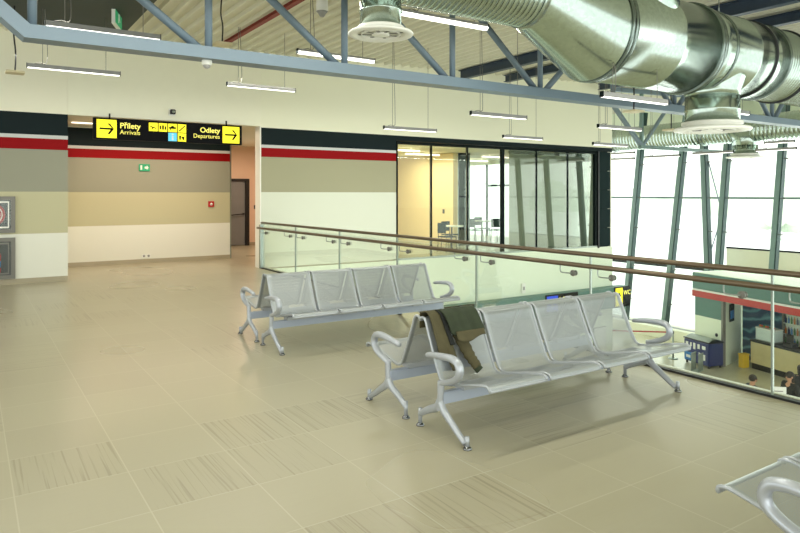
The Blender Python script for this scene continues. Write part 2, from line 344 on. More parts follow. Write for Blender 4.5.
LAB = ['leftmost facade column in view, leaning right at its top, nearest the dark clad window end',
       'second facade column from the left, leaning right, above the red barrier tape',
       'third facade column from the left, the one leaning left at its top beside the bracing rods',
       'fourth facade column from the left, right leg of the braced pair',
       'rightmost facade column in view, standing behind the shop roof and under the round ceiling diffuser']
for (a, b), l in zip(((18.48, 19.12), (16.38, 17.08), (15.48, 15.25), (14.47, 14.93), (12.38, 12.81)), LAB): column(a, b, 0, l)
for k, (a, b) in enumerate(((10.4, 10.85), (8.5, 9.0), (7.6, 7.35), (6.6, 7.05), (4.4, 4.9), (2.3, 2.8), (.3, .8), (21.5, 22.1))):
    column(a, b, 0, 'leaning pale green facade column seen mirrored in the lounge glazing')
for k, (a, b) in enumerate((((25.1, 15.3, 3.0), (25.1, 14.75, 1.0)), ((25.1, 14.72, .9), (25.1, 15.3, -.9)), ((25.1, 15.3, -1.7), (25.1, 15.05, -3.2)))):
    tag(MB().tube([a, b], .022, 6).build('bracing_rod', M['steel']), ['upper thin bracing rod crossing between third and fourth facade columns', 'middle thin bracing rod between third and fourth facade columns, below the transom', 'lowest thin bracing rod between third and fourth facade columns, mostly behind the handrail'][k], 'rod')

# ================================================================== ROOF STEEL
TY = 7.7
t = empty('roof_truss', (0, TY, 3.27), 'long blue-grey roof truss crossing the picture below the ceiling', 'truss')
MB().poly([(24, 0), (24, .14), (.522, .14), (.47, 0)], .13, .26).build('bottom_chord', M['steel'], t)
MB().poly([(.471, .001), (.5215, .141), (-.95, 1.41), (-1.04, 1.31)], .13, .26).build('raking_chord', M['steel'], t)
MB().bar((-1.0, 0, zc(-1)-3.27-.09), (24, 0, zc(24)-3.27-.09), .2, .14).build('top_chord', M['steel'], t)
vx = [.55+1.82*k for k in range(13)]
for x_ in vx: MB().tube([(x_, 0, .13), (x_, 0, zc(x_)-3.27-.15)], .045, 12).build('post', M['steel'], t)
for k in range(12):
    x_ = vx[k]
    if k % 1 == 0:
        if k < 4: a, b = x_+.08, vx[k+1]-.1
        elif k % 2 == 0: a, b = vx[k+1]-.1, x_+.1
        else: a, b = x_+.1, vx[k+1]-.1
        MB().tube([(a, 0, zc(a)-3.27-.15), (b, 0, .12)], .05, 12).build('diagonal', M['steel'], t)
t2 = empty('roof_truss', (0, 14.5, 3.35), 'roof truss beyond the wall end, starting in a V above the leftmost facade column', 'truss')
MB().bar((19.6, 0, 0), (24.6, 0, 0), .14, .12).build('bottom_chord', M['teal'], t2)
MB().bar((17.95, 0, 1.55), (19.7, 0, .03), .12, .12).build('diagonal', M['steel'], t2)
MB().bar((19.75, 0, .03), (21.6, 0, 1.9), .09, .09).build('diagonal', M['steel'], t2)
MB().bar((17.9, 0, zc(17.9)-3.35-.08), (24.8, 0, zc(24.8)-3.35-.08), .14, .14).build('top_chord', M['steel'], t2)
MB().bar((19.7, 0, .03), (19.7, 0, zc(19.7)-3.35-.1), .1, .1).build('post', M['teal'], t2)
def ibeam(x_, z_, lab, h=.25, w_=.16):
    m_ = MB().box(-w_/2, w_/2, -4, 0, h-.02, h).box(-w_/2, w_/2, -4, 0, 0, .02).box(-.012, .012, -4, 0, .02, h-.02)
    m_.v = [(a, b*4.2, c) for a, b, c in m_.v]
    o = m_.build('purlin_beam', M['purlin'], loc=(x_, 14.1, z_)); return tag(o, lab, 'beam')
ibeam(11.3, zc(11.3)-.255, 'nearer dark blue I-beam under the roof, ending left of the duct reducer', .25)
ibeam(12.95, zc(12.95)-.225, 'farther and slimmer dark blue I-beam under the roof, right of the nearer one', .2)
ibeam(17.0, zc(17.0)-.225, 'dark blue I-beam under the roof above the wall end, mostly hidden by the duct', .2)
m_ = MB().box(-.05, .05, 4.0, 13.3, -.01, .0).box(-.05, -.042, 4, 13.3, 0, .05).box(.042, .05, 4, 13.3, 0, .05)
for k in range(46): m_.box(-.05, .05, 4.05+.2*k, 4.11+.2*k, .0, .04)
tag(m_.build('cable_tray', mat('tray_red', (128, 36, 28), .6, var=.3, scale=9), loc=(4.45, 0, zc(4.45)-.07)), 'red perforated cable tray running under the ribbed ceiling', 'cable tray')

# ================================================================== DUCTS
def spiral(x0, x1, r, pitch=.075, h=.006):
    pr = []; x_ = x0
    while x_ < x1-.02: pr += [(r, x_), (r, x_+pitch*.8), (r+h, x_+pitch*.86), (r+h, x_+pitch*.94)]; x_ += pitch
    return pr+[(r, x1)]
d = empty('ventilation_duct', (0, 6.1, 0), 'huge galvanised round ventilation duct with conical reducer hanging at upper right', 'duct')
MB().lathe(spiral(-2, 5.93, .45), (0, 0, 4.28), 'x', 64).build('spiral_duct', M['galv'], d)
mb = MB(); n = 64; vs = []
for x_, r, cz in ((5.93, .47, 4.28), (6.0, .47, 4.28), (7.12, .69, 3.95), (7.2, .70, 3.95)):
    vs += [(x_, r*math.cos(2*PI*k/n), cz+r*math.sin(2*PI*k/n)) for k in range(n)]
mb.add(vs, [(i*n+k, i*n+(k+1) % n, (i+1)*n+(k+1) % n, (i+1)*n+k) for i in range(3) for k in range(n)]+[tuple(range(n)), tuple(range(4*n-1, 3*n-1, -1))], True)
mb.build('reducer', M['galv'], d)
MB().lathe([(.68, 7.2), (.68, 8.35), (.685, 8.36), (.685, 8.39), (.68, 8.4), (.68, 9.3)], (0, 0, 3.95), 'x', 72).build('wide_duct', M['galv'], d)
for x_, r in ((7.2, .70), (7.28, .695), (9.28, .70), (9.36, .69)): MB().lathe([(r-.01, x_-.03), (r+.012, x_-.02), (r+.012, x_+.02), (r-.01, x_+.03)], (0, 0, 3.95), 'x', 72).build('flange_ring', M['galv_d'], d)
MB().lathe([(.68, 9.3), (.64, 9.6), (.635, 10.4), (.65, 10.42), (.65, 10.46), (.635, 10.48), (.635, 10.95), (.63, 11.4)], (0, 0, 3.97), 'x', 72).build('branch_section', M['galv'], d)
MB().lathe(spiral(11.4, 22.4, .62), (0, 0, 3.97), 'x', 64).build('spiral_duct', M['galv'], d)
for x_, m_ in ((9.75, 'galv_d'), (10.9, 'rubber'), (11.35, 'galv_d'), (12.05, 'rubber'), (14.6, 'galv_d')):
    MB().lathe([(.62, x_-.02), (.655, x_-.015), (.655, x_+.015), (.62, x_+.02)], (0, 0, 3.97), 'x', 72).build('joint_ring', M[m_], d)
MB().lathe([(.6, 4.0), (.6, 5.0)], (8.15, 0, 0), 'z', 56).build('riser', M['galv'], d)
MB().lathe([(.41, 3.28), (.43, 3.36), (.50, 3.55), (.53, 3.66)], (10.1, 0, 0), 'z', 48).build('takeoff', M['galv'], d)
for x_ in (-.8, 2.6, 10.3, 14.7): MB().tube([(x_, 0, 4.5), (x_, 0, zc(x_))], .008, 6).build('hanger_rod', M['inox'], d)
def diffuser(loc, rn, rf, hn, lab, top, grp=None):
    e = empty('air_diffuser', loc, lab, 'diffuser')
    k = rf/.6
    MB().lathe([(rn, .14*k), (rn, .14*k+hn*.4), (rn+.012, .14*k+hn*.42), (rn+.012, .14*k+hn*.46), (rn, .14*k+hn*.48), (rn, .14*k+hn)], n=48).build('neck', M['galv'], e)
    MB().lathe([(rn+.02, .15*k), (rn+.05*k, .145*k), (rn+.05*k, .10*k), (rn+.02, .09*k), (rn+.03, .07*k), (rf*.96, .05*k), (rf, .025*k), (rf*.97, 0), (rf*.80, -.01*k), (rf*.72, .02*k), (rf*.66, .05*k), (.01, .06*k)], n=56).build('bell', M['white'], e)
    MB().lathe([(rf*.60, .045*k), (rf*.60, -.0*k), (rf*.57, 0), (rf*.57, .045*k)], n=40, caps=False).build('ring', M['white'], e)
    MB().lathe([(.01, .06*k), (.26*rf, .055*k), (.27*rf, .0), (.2*rf, -.015*k), (.01, -.015*k)], n=32).build('hub', M['white'], e)
    for q in range(8):
        a = q*PI/4; MB().bar((math.cos(a)*rf*.24, math.sin(a)*rf*.24, .015*k), (math.cos(a)*rf*.7, math.sin(a)*rf*.7, .03*k), .05*k, .008*k).build('vane', M['grey'], e)
    return e
diffuser((3.77, 6.1, 3.43), .225, .36, .40, 'smaller round white ceiling diffuser at top centre with glossy galvanised neck', 3.9)
diffuser((10.1, 6.1, 2.72), .41, .59, .44, 'large round white diffuser under the big duct at upper right', 3.2)
d3 = empty('ventilation_duct', (23, 0, 4.0), 'distant spiral duct running along the glazed facade behind the trusses', 'duct')
MB().lathe([(r, t_) for r, t_ in spiral(-3, 22, .47, .14, .008)], (0, 0, 0), 'y', 40).build('spiral_duct', M['galv'], d3)
for y_ in (8.6, 14.2, 18.2): MB().lathe([(.47, y_-.03), (.51, y_-.02), (.51, y_+.02), (.47, y_+.03)], (0, 0, 0), 'y', 40).build('joint_ring', M['galv_d'], d3)
MB().lathe([(.42, -.72), (.42, -.45), (.62, -.1)], (0, 12.65, 0), 'z', 32).build('takeoff', M['galv'], d3)
diffuser((23, 12.65, 2.98), .42, .62, .3, 'far round diffuser hanging from the distant duct, in front of the windows', 3.4)
m_ = MB().lathe([(.32, 12.8), (.32, 17.5)], (0, 0, 0), 'x', 32)

# ================================================================== LINEAR LAMPS
def make_lamp(L=1.38, wire=1.0, along='x'):
    e = empty('pendant_lamp', (0, 0, 0), None, 'lamp')
    MB().box(0, L, -.03, .03, .012, .075).build('housing', M['lampbody'], e, bevel=.004)
    MB().box(.01, L-.01, -.026, .026, 0, .012).build('diffuser', M['glow'], e)
    MB().box(-.006, 0, -.033, .033, 0, .08).box(L, L+.006, -.033, .033, 0, .08).build('end_cap', M['frame'], e)
    for x_ in (.22, L-.22): MB().tube([(x_, 0, .07), (x_, 0, wire)], .005, 5).build('suspension_wire', M['grey'], e)
    MB().tube(smooth_path([(.1, 0, .078), (.18, .01, .1), (.27, .01, .1), (.29, .01, .3), (.25, 0, wire)]), .006, 5).build('power_cable', M['grey'], e)
    return e
LAMPS = [(.78, 11.94, 3.70, 'slim pendant lamp at far left, hanging lower below the truss chord'), (4.05, 12.03, 3.72, 'slim pendant lamp above the arrivals sign, right of the small white camera'),
 (4.24, 9.3, 3.86, 'lit pendant lamp behind the truss diagonal, left of the small round diffuser'), (.8, 9.23, 3.78, 'large lit pendant lamp at top left above the truss chord'),
 (4.36, 6.61, 3.86, 'bright nearest pendant lamp just right of the small round diffuser'), (7.41, 11.86, 3.08, 'pendant lamp just above the lounge glazing, leftmost one there'),
 (7.68, 9.29, 3.14, 'pendant lamp hanging in front of the cream wall below the truss, middle of picture'), (11.31, 12.41, 3.12, 'pendant lamp above the right half of the lounge glazing'),
 (6.86, 5.65, 2.95, 'wide lit pendant lamp directly under the big duct'), (10.67, 8.88, 3.04, 'pendant lamp at the wall end, upper of the two beneath the truss'),
 (13.64, 11.52, 2.98, 'pendant lamp at the wall end, lower of the two beside the first facade column'), (11.47, 7.0, 3.25, 'lit pendant lamp right of the large round diffuser below the spiral duct')]
for x_, y_, z_, lab in LAMPS:
    o = make_lamp(1.38, .47 if abs(y_-5.65) < .01 else zc(x_)-z_); o.location = (x_, y_, z_); o['label'] = lab; o['group'] = 'slim pendant lamps'
FL = [(15.37, 3.08, 1.1, 'distant thin lamp left of the first facade column, upper one'), (15.37, 2.88, 1.1, 'distant thin lamp left of the first facade column, lower one'), (13.85, 2.90, 1.3, 'distant thin lamp between first and second facade columns'),
      (12.1, 2.93, 1.3, 'distant thin lamp left of the far round diffuser'), (10.13, 2.92, 1.1, 'distant thin lamp right of the far round diffuser, lower one'), (9.88, 3.12, .8, 'distant thin lamp right of the far round diffuser, upper one')]
for y_, z_, L, lab in FL:
    o = make_lamp(L, zc(19)-z_); o.location = (19, y_, z_); o.rotation_euler = (0, 0, -PI/2); o['label'] = lab; o['group'] = 'distant lamps before the facade'
o = B(1.9, 2.7, 15.9, 16.0, 3.255, 3.274).build('soffit_lamp', M['warmglow']); tag(o, 'flat lit lamp in the recess ceiling left of the arrivals sign', 'lamp')
for k, (x_, y_) in enumerate(((9.9, 15.9), (11.6, 17.2), (14.6, 17), (15.6, 19.4))):
    o = B(x_, x_+1.3, y_, y_+.09, 2.95, 3.0).tube([(x_+.3, y_+.04, 3.0), (x_+.3, y_+.04, 3.06)], .005, 5).tube([(x_+1, y_+.04, 3.0), (x_+1, y_+.04, 3.06)], .005, 5).build('lounge_lamp', M['warmglow'])
    tag(o, ['lamp in the lounge behind the first pane', 'lamp in the lounge seen beside the yellow wall', 'lamp in the lounge right of the yellow wall', 'rearmost lamp in the lounge'][k], 'lamp', 'lamps inside the lounge')

# ================================================================== SMALL CEILING DEVICES
def access_point(loc, lab, up):
    e = empty('access_point', loc, lab, 'access point')
    B(-.13, .13, -.13, .13, 0, .035).build('plate', M['beige'], e, bevel=.008)
    MB().tube(smooth_path([(0, 0, .03), (.01, 0, .3), (-.02, 0, up*.6), (0, 0, up)]), .012, 6).build('cable', M['black'], e)
access_point((.62, 12, 3.6), 'flat beige access point on a black cable at the far left edge', zc(.6)-3.6)
access_point((3.29, 10, 4.0), 'flat beige access point on a black cable beside the red cable tray', zc(3.3)-4.0)
access_point((9.3, 7.0, 3.06), 'flat beige access point hanging just under the truss near the big duct', zc(9.3)-3.06)
access_point((12.4, 8.4, 3.03), 'flat pale access point hanging left of the large round diffuser', zc(12.4)-3.03)
e = empty('siren', (4.51, 9, 4.42), 'pale cylindrical loudspeaker hanging near the small round diffuser', 'loudspeaker')
MB().lathe([(.03, .3), (.085, .29), (.09, .27), (.09, .06)], n=20).build('body', M['white'], e); MB().lathe([(.09, .06), (.06, .03), (.03, -.02), (.01, -.02)], n=20).build('cone', M['lampbody'], e); MB().tube([(0, 0, .29), (0, 0, zc(4.5)-4.42)], .01, 6).build('stem', M['grey'], e)
e = empty('dome_camera', (2.35, 7.7, 3.2), 'small white dome camera under the truss chord', 'camera')
MB().lathe([(.055, .07), (.06, .06), (.06, .02), (.05, .01)], n=20).build('base', M['white'], e); MB().ball((0, 0, .015), .045).build('dome', M['lampbody'], e)
e = empty('wall_camera', (3.61, GY, 3.36), 'small black camera in a white bracket on the wall above the arrivals sign', 'camera')
B(-.07, .07, -.03, 0, -.01, .14).build('bracket', M['white'], e, bevel=.006); B(-.05, .05, -.13, -.03, .02, .12).build('body', M['black'], e, bevel=.01); MB().lathe([(.03, -.15), (.03, -.13)], (0, 0, .07), 'y', 16).build('lens', M['inox'], e)
e = empty('smoke_detector', (2.85, 10, zc(2.85)-.05), 'small white smoke detector on the ribbed ceiling at top left', 'smoke detector')
MB().lathe([(.05, .05), (.055, .03), (.04, 0)], n=20).build('base', M['white'], e); MB().lathe([(.025, 0), (.022, -.02)], n=16).build('sensor', M['grey'], e)
e = empty('exit_sign', (2.05, 11.6, 4.44), 'green running-man exit sign hanging edge-on at top left in front of the dark ceiling', 'exit sign', rz=1.22); e.scale = (1.35,)*3
B(-.22, .22, -.02, .02, 0, .24).build('plate', M['white'], e); B(-.2, .2, -.024, -.0205, .02, .22).build('green_field', M['green'], e)
MB().poly([(-.05, .05), (-.02, .05), (.02, .1), (.06, .07), (.08, .08), (.04, .14), (.06, .17), (.02, .19), (-.02, .15), (-.06, .16), (-.04, .12)], -.0245, .002).build('running_figure', M['white'], e)
for x_ in (-.15, .15): MB().tube([(x_, 0, .24), (x_, 0, .28)], .006, 5).build('hanger', M['grey'], e)

# ================================================================== MAIN SIGN
SY = 14.165
e = empty('direction_sign', (2.07, SY, 2.80), 'long black and yellow lit arrivals and departures sign hanging from the wall header', 'sign')
B(0, 3.04, 0, .1, -.01, .42).build('case', M['signblack'], e, bevel=.004)
def arrow(x0, x1, z0, z1, par):
    f = B(x0, x1, -.004, -.0003, z0, z1).build('arrow_field', M['yellow'], par)
    cx_, cz_ = (x0+x1)/2, (z0+z1)/2; w_ = (x1-x0)*.36; t_ = .018
    a = MB().poly([(cx_-w_, cz_-t_), (cx_+w_*.8, cz_-t_), (cx_+w_*.8, cz_+t_), (cx_-w_, cz_+t_)], -.0042, .003)
    for s_ in (-1, 1): a.poly([(cx_+w_, cz_), (cx_+w_-.02, cz_+s_*.001+s_*.0), (cx_+w_*.1, cz_+s_*.105), (cx_+w_*.1+.045, cz_+s_*.105)] if s_ > 0 else [(cx_+w_*.1+.045, cz_-.105), (cx_+w_*.1, cz_-.105), (cx_+w_-.05, cz_), (cx_+w_, cz_)], -.0042, .003)
    a.build('arrow', M['signblack'], f)
arrow(.06, .43, .02, .385, e); arrow(2.60, 2.98, .02, .385, e)
yt = mat('sign_letters', (240, 230, 120), .5, emit=(240, 230, 90), es=.5, var=0)
text('Přílety', .155, (.49, -.002, .275), yt, e); text('Arrivals', .125, (.49, -.002, .145), yt, e, bold=False)
text('Odlety', .155, (2.54, -.002, .275), yt, e, align='RIGHT'); text('Departures', .125, (2.54, -.002, .145), yt, e, bold=False, align='RIGHT')
def icon(x_, z_, m, shapes):
    f = B(x_, x_+.175, -.004, -.0003, z_, z_+.175).build('pictogram_field', M[m], e)
    a = MB()
    for s_ in shapes: a.poly([(x_+.175*u, z_+.175*v) for u, v in s_], -.0042, .002)
    a.build('pictogram', M['signblack'] if m == 'yellow' else M['white'], f)
plane_ = [[(.1, .62), (.2, .6), (.75, .42), (.88, .42), (.88, .34), (.75, .32), (.3, .46), (.2, .48)], [(.4, .5), (.55, .44), (.35, .2), (.28, .22)]]
icon(1.05, .20, 'yellow', plane_)
icon(1.245, .20, 'yellow', [[(.12, .25), (.3, .25), (.3, .7), (.12, .7)], [(.4, .25), (.6, .25), (.6, .75), (.4, .75)], [(.7, .25), (.88, .25), (.88, .65), (.7, .65)]])
icon(1.44, .20, 'yellow', [[(.1, .4), (.9, .4), (.9, .6), (.1, .6)], [(.3, .6), (.7, .6), (.6, .75), (.4, .75)], [(.2, .25), (.3, .25), (.3, .4), (.2, .4)]])
icon(1.635, .20, 'yellow', [[(.1, .18), (.2, .12), (.92, .78), (.84, .88)]])
icon(1.44, .01, 'cyan', [[(.42, .12), (.6, .12), (.6, .6), (.42, .6)], [(.42, .7), (.6, .7), (.6, .86), (.42, .86)]])
icon(1.635, .01, 'yellow', [[(.2, .2), (.35, .2), (.4, .7), (.15, .7)], [(.58, .2), (.74, .2), (.8, .6), (.5, .6)], [(.45, .55), (.5, .4), (.6, .42), (.55, .6)]])
for x_ in (.3, 2.7): B(x_, x_+.03, .09, .104, .36, .52).build('bracket', M['signblack'], e)

# ================================================================== RECESS THINGS
e = empty('exit_sign', (3.49, 16.87, 2.26), 'small green exit sign on the recessed wall below the arrivals sign', 'exit sign')
B(0, .25, 0, .03, 0, .17).build('plate', M['green'], e)
MB().poly([(.03, .03), (.07, .03), (.07, .14), (.03, .14)], -.0005, .002).poly([(.13, .06), (.18, .06), (.18, .03), (.22, .085), (.18, .14), (.18, .11), (.13, .11)], -.0005, .002).build('pictogram', M['white'], e)
e = empty('call_point', (5.19, 16.87, 1.36), 'small red fire alarm call point on the recessed wall', 'fire call point')
B(0, .15, 0, .03, 0, .15).build('box', M['red'], e, bevel=.004); MB().lathe([(.035, -.004), (.035, -.0005)], (.075, 0, .075), 'y', 16).build('button', M['white'], e)
e = empty('wall_sockets', (3.55, 16.88, .13), 'pair of white wall sockets low on the recessed wall', 'socket')
B(0, .22, 0, .02, 0, .09).build('plate', M['white'], e, bevel=.004); MB().lathe([(.03, -.003), (.03, -.0005)], (.055, 0, .045), 'y', 14).lathe([(.03, -.003), (.03, -.0005)], (.165, 0, .045), 'y', 14).build('outlets', M['lampbody'], e)
e = empty('wall_switch', (7.95, 20.88, 1.2), 'small black switch on the peach wall right of the door', 'switch')
B(0, .08, 0, .02, 0, .13).build('plate', M['black'], e, bevel=.003); B(.02, .06, -.006, -.0002, .03, .1).build('rocker', M['grey'], e)
dr = B(6.9, 7.62, 20.84, 20.88, 0.02, 2.10).build('door_1', M['doorgrey'], bevel=.003); dr['kind'] = 'structure'
MB().box(7.625, 7.76, 20.80, 20.885, 0, 2.2).box(6.8, 7.625, 20.80, 20.885, 2.105, 2.2).box(6.80, 6.895, 20.80, 20.885, 0, 2.105).build('door_frame', M['black'], dr)
B(7.0, 7.14, 20.832, 20.8395, 1.1, 1.85).build('vision_panel', M['frame'], dr)
MB().tube([(7.0, 20.76, 1.0), (7.55, 20.76, 1.05)], .018, 8).bar((7.0, 20.76, 1.0), (7.0, 20.84, 1.0), .04).bar((7.55, 20.76, 1.05), (7.55, 20.84, 1.05), .05).build('door_handle', M['black'], dr)
# fire cabinets
def cabinet(x0, x1, z0, z1, lab, kind):
    e = empty('fire_cabinet', (x0, GY-.002, z0), lab, 'fire cabinet'); W, H_ = x1-x0, z1-z0; m_ = M['white'] if kind == 'hose' else M['grey']
    MB().box(0, W, -.02, -.008, 0, H_).build('back', M['black'], e)
    MB().box(0, W, -.06, 0, 0, .07).box(0, W, -.06, 0, H_-.07, H_).box(0, .07, -.06, 0, .07, H_-.07).box(W-.07, W, -.06, 0, .07, H_-.07).build('frame', M['grey'], e, bevel=.004)
    MB().box(.07, W-.07, -.052, -.048, .07, H_-.07).build('glass_door', M['glass'], e)
    MB().box(.1, W-.1, -.058, -.053, .09, .12).box(.1, W-.1, -.058, -.053, H_-.12, H_-.09).box(W-.12, W-.1, -.058, -.053, .12, H_-.12).build('door_trim', m_, e)
    if kind == 'hose':
        MB().lathe([(.22, -.045), (.22, -.025)], (W*.5, 0, H_*.5), 'y', 28).lathe([(.1, -.047), (.1, -.0451)], (W*.5, 0, H_*.5), 'y', 20).build('hose_reel', M['red'], e)
        MB().tube([(W*.5+.17*math.cos(a), -.048, H_*.5+.17*math.sin(a)) for a in [k*PI/12 for k in range(24)]], .008, 6, True).tube([(W*.5+.13*math.cos(a), -.048, H_*.5+.13*math.sin(a)) for a in [k*PI/12 for k in range(24)]], .008, 6, True).build('hose', M['white'], e)
    else:
        MB().lathe([(.05, .12), (.055, .14), (.055, .46), (.02, .52)], (W*.62, -.03, 0), 'z', 18).build('extinguisher', M['red'], e)
        MB().lathe([(.057, .22), (.057, .34)], (W*.62, -.03, 0), 'z', 18).build('extinguisher_label', M['azure'], e)
        MB().bar((W*.62, -.03, .52), (W*.62, -.03, .57), .03).bar((W*.62-.04, -.03, .57), (W*.62+.04, -.03, .57), .015).build('extinguisher_valve', M['black'], e)
cabinet(-.02, .74, .97, 1.65, 'upper fire cabinet at the left edge, framed glass front with red hose reel', 'hose')
cabinet(-.02, .74, .11, .88, 'lower fire cabinet at the left edge, grey frame with red extinguisher inside', 'ext')

# ================================================================== LOUNGE GLAZING
wd = empty('lounge_glazing', (0, GY, 0), 'long dark-framed glazed lounge front above the hall, reflecting the facade', 'glazing')
G0, G1, GT = 9.3, 17.05, 3.07
MB().box(G0, G1+.05, -.02, .08, 3.0, GT).build('head_rail', M['frame'], wd); MB().box(G0, G1+.05, -.02, .08, -.03, .02).build('sill_rail', M['inox'], wd)
mx = [G0+.03, 10.42, 11.55, 12.67, 13.95, 15.35, G1]
mx = [9.32, 10.43, 11.68, 12.99, 14.37, 15.73, 17.02]
for k, x_ in enumerate(mx):
    w_ = .05 if k in (3, 6) else .014
    if k == 0: w_ = .02
    MB().box(x_-w_, x_+w_, -.025 if w_ > .03 else -.01, .07, .021, 2.999).build('mullion', M['frame'], wd)
for k in range(6):
    MB().box(mx[k]+.03, mx[k+1]-.03, .01, .02, .021, 2.999).build('pane', M['pane_g'] if k >= 3 else M['pane'], wd)
struct(B(13.6, 17.5, 15.3, 15.35, 0, 3.05), 'wall_lounge_screen', mat('olive_screen', (150, 160, 128), .7)) if False else None
e = empty('roller_blind', (13.85, 15.0, 0), 'pale olive screen wall behind the right half of the lounge glazing', 'blind')
B(.1, 3.7, 0, .04, 0.0, 2.95).build('fabric', mat('olive_screen', (176, 178, 160), .8), e); MB().lathe([(.05, .1), (.05, 3.7)], (0, .02, 3.0), 'x', 14).build('roller', M['grey'], e)
e = empty('cladding_column', (17.1, GY-.03, 0), 'dark clad end column of stacked panels at the right end of the lounge glazing', 'column')
for k in range(5): B(.06, .62, 0, .025, -.03+.62*k+.012, -.03+.62*(k+1)).build('panel', M['clad'], e, bevel=.006)
MB().box(0, .055, -.02, .025, -.06, 3.09).build('post', M['black'], e)
for k in range(6): B(.62, .66, .005, .02, -.04+.62*k, -.015+.62*k).build('clip', M['white'], e)
# lounge window and furniture
struct(B(13.51, 17.6, 22.0, 22.02, .0, 3.05), 'window_2', M['fac'])
mb = MB()
for x_ in (14.3, 15.2, 16.2, 17.1): mb.box(x_-.05, x_+.05, 21.9, 21.99, 0, 3.05)
mb.box(13.51, 17.6, 21.9, 21.99, 2.1, 2.2); struct(mb, 'trim_7', M['frame'])
mb = B(13.502, 13.93, 16.9, 16.99, 0, 3.05); struct(mb, 'trim_8', M['frame'])
def lounge_chair(loc, rz, lab, first=[None]):
    if first[0] is None:
        e = empty('lounge_chair', (0, 0, 0), lab, 'chair', group='lounge chairs')
        B(-.21, .21, -.2, .2, .43, .46).build('seat', M['clad'], e, bevel=.01); B(-.2, .2, .19, .21, .55, .85).build('backrest', M['clad'], e, bevel=.008)
        for sx in (-1, 1):
            for sy in (-1, 1): MB().tube([(sx*.19, sy*.18, .43), (sx*.21, sy*.2, 0)], .012, 8).build('leg', M['chrome'], e)
            MB().tube([(sx*.18, .19, .43), (sx*.18, .2, .6)], .012, 8).build('back_support', M['chrome'], e)
        first[0] = e
    else: e = copy_tree(first[0])
    e.location = loc; e.rotation_euler = (0, 0, rz); e['label'] = lab
def lounge_table(loc, lab):
    e = empty('lounge_table', loc, lab, 'table'); MB().lathe([(.35, .72), (.36, .735), (.35, .75)], n=28).build('tabletop', M['white'], e); MB().tube([(0, 0, .02), (0, 0, .72)], .03, 10).build('pedestal', M['chrome'], e); MB().lathe([(.22, 0), (.22, .02)], n=24).build('base', M['chrome'], e)
# the right panes from the middle mullion are backed by the screen, so the furniture stands left of it
lounge_table((12.15, 15.6, 0), 'round lounge table left behind the glass by the yellow wall end')
lounge_chair((11.75, 15.3, 0), PI/2, 'lounge chair left of the nearer round table'); lounge_chair((12.45, 16.05, 0), .2, 'lounge chair behind the nearer round table')
lounge_table((15.3, 17.9, 0), 'round lounge table farther back by the bright lounge window')
lounge_chair((14.75, 17.6, 0), PI/2, 'lounge chair left of the farther round table'); lounge_chair((15.75, 18.4, 0), .1, 'lounge chair behind the farther round table'); lounge_chair((15.35, 17.3, 0), PI-.3, 'lounge chair in front of the farther round table')
e = empty('light_switch', (13.27, 17.5, 1.05), 'small dark switch on the yellow lounge wall', 'switch'); B(0, .028, -.04, .04, 0, .14).build('plate', M['black'], e); B(-.006, -.0005, -.02, .02, .04, .1).build('rocker', M['grey'], e)

# ================================================================== BALUSTRADE
RX = 5.6
joints = [14.2, 12.38, 10.48, 8.57, 6.66, 4.76, 2.85, .94]
b = empty('glass_balustrade', (RX, 0, 0), 'long glass balustrade with brown steel handrails along the floor edge', 'balustrade')
for a0, a1 in zip(joints[:-1], joints[1:]):
    g = B(-.009, .009, a1+.008, a0-.008, .02, 1.02).build('glass_panel', M['glass'], b)
for y_ in joints[1:-1]: B(-.012, .012, y_-.0078, y_+.0078, .02, 1.02).build('panel_joint', M['screen'], b)
MB().tube([(0, 14.22, 1.04), (0, .5, 1.04)], .025, 14).build('top_rail', M['steelrail'], b)
MB().tube([(-.09, 14.26, .925), (-.09, .5, .925)], .026, 14).build('handrail', M['steelrail'], b)
MB().box(-.03, .03, .5, 14.23, 0, .02).build('base_channel', M['black'], b)
MB().box(-.05, .03, 14.2, 14.265, 0, 1.0).build('end_post', M['inox'], b)
for k, y_ in enumerate([13.93, 12.62, 12.0, 10.7, 10.14, 8.79, 8.25, 6.89, 6.35, 4.99, 4.47, 3.1, 2.55]):
    br = MB().tube(smooth_path([(-.09, y_+.12, .905), (-.09, y_+.12, .85), (-.09, y_+.10, .825), (-.06, y_+.02, .82), (-.02, y_, .82)]), .007, 8).build('bracket', M['inox'], b)
    MB().lathe([(.028, -.035), (.034, -.028), (.034, -.011)], (0, y_, .82), 'x', 18).lathe([(.03, .01), (.03, .024)], (0, y_, .82), 'x', 18).build('bolt_disc', M['grey'], br)

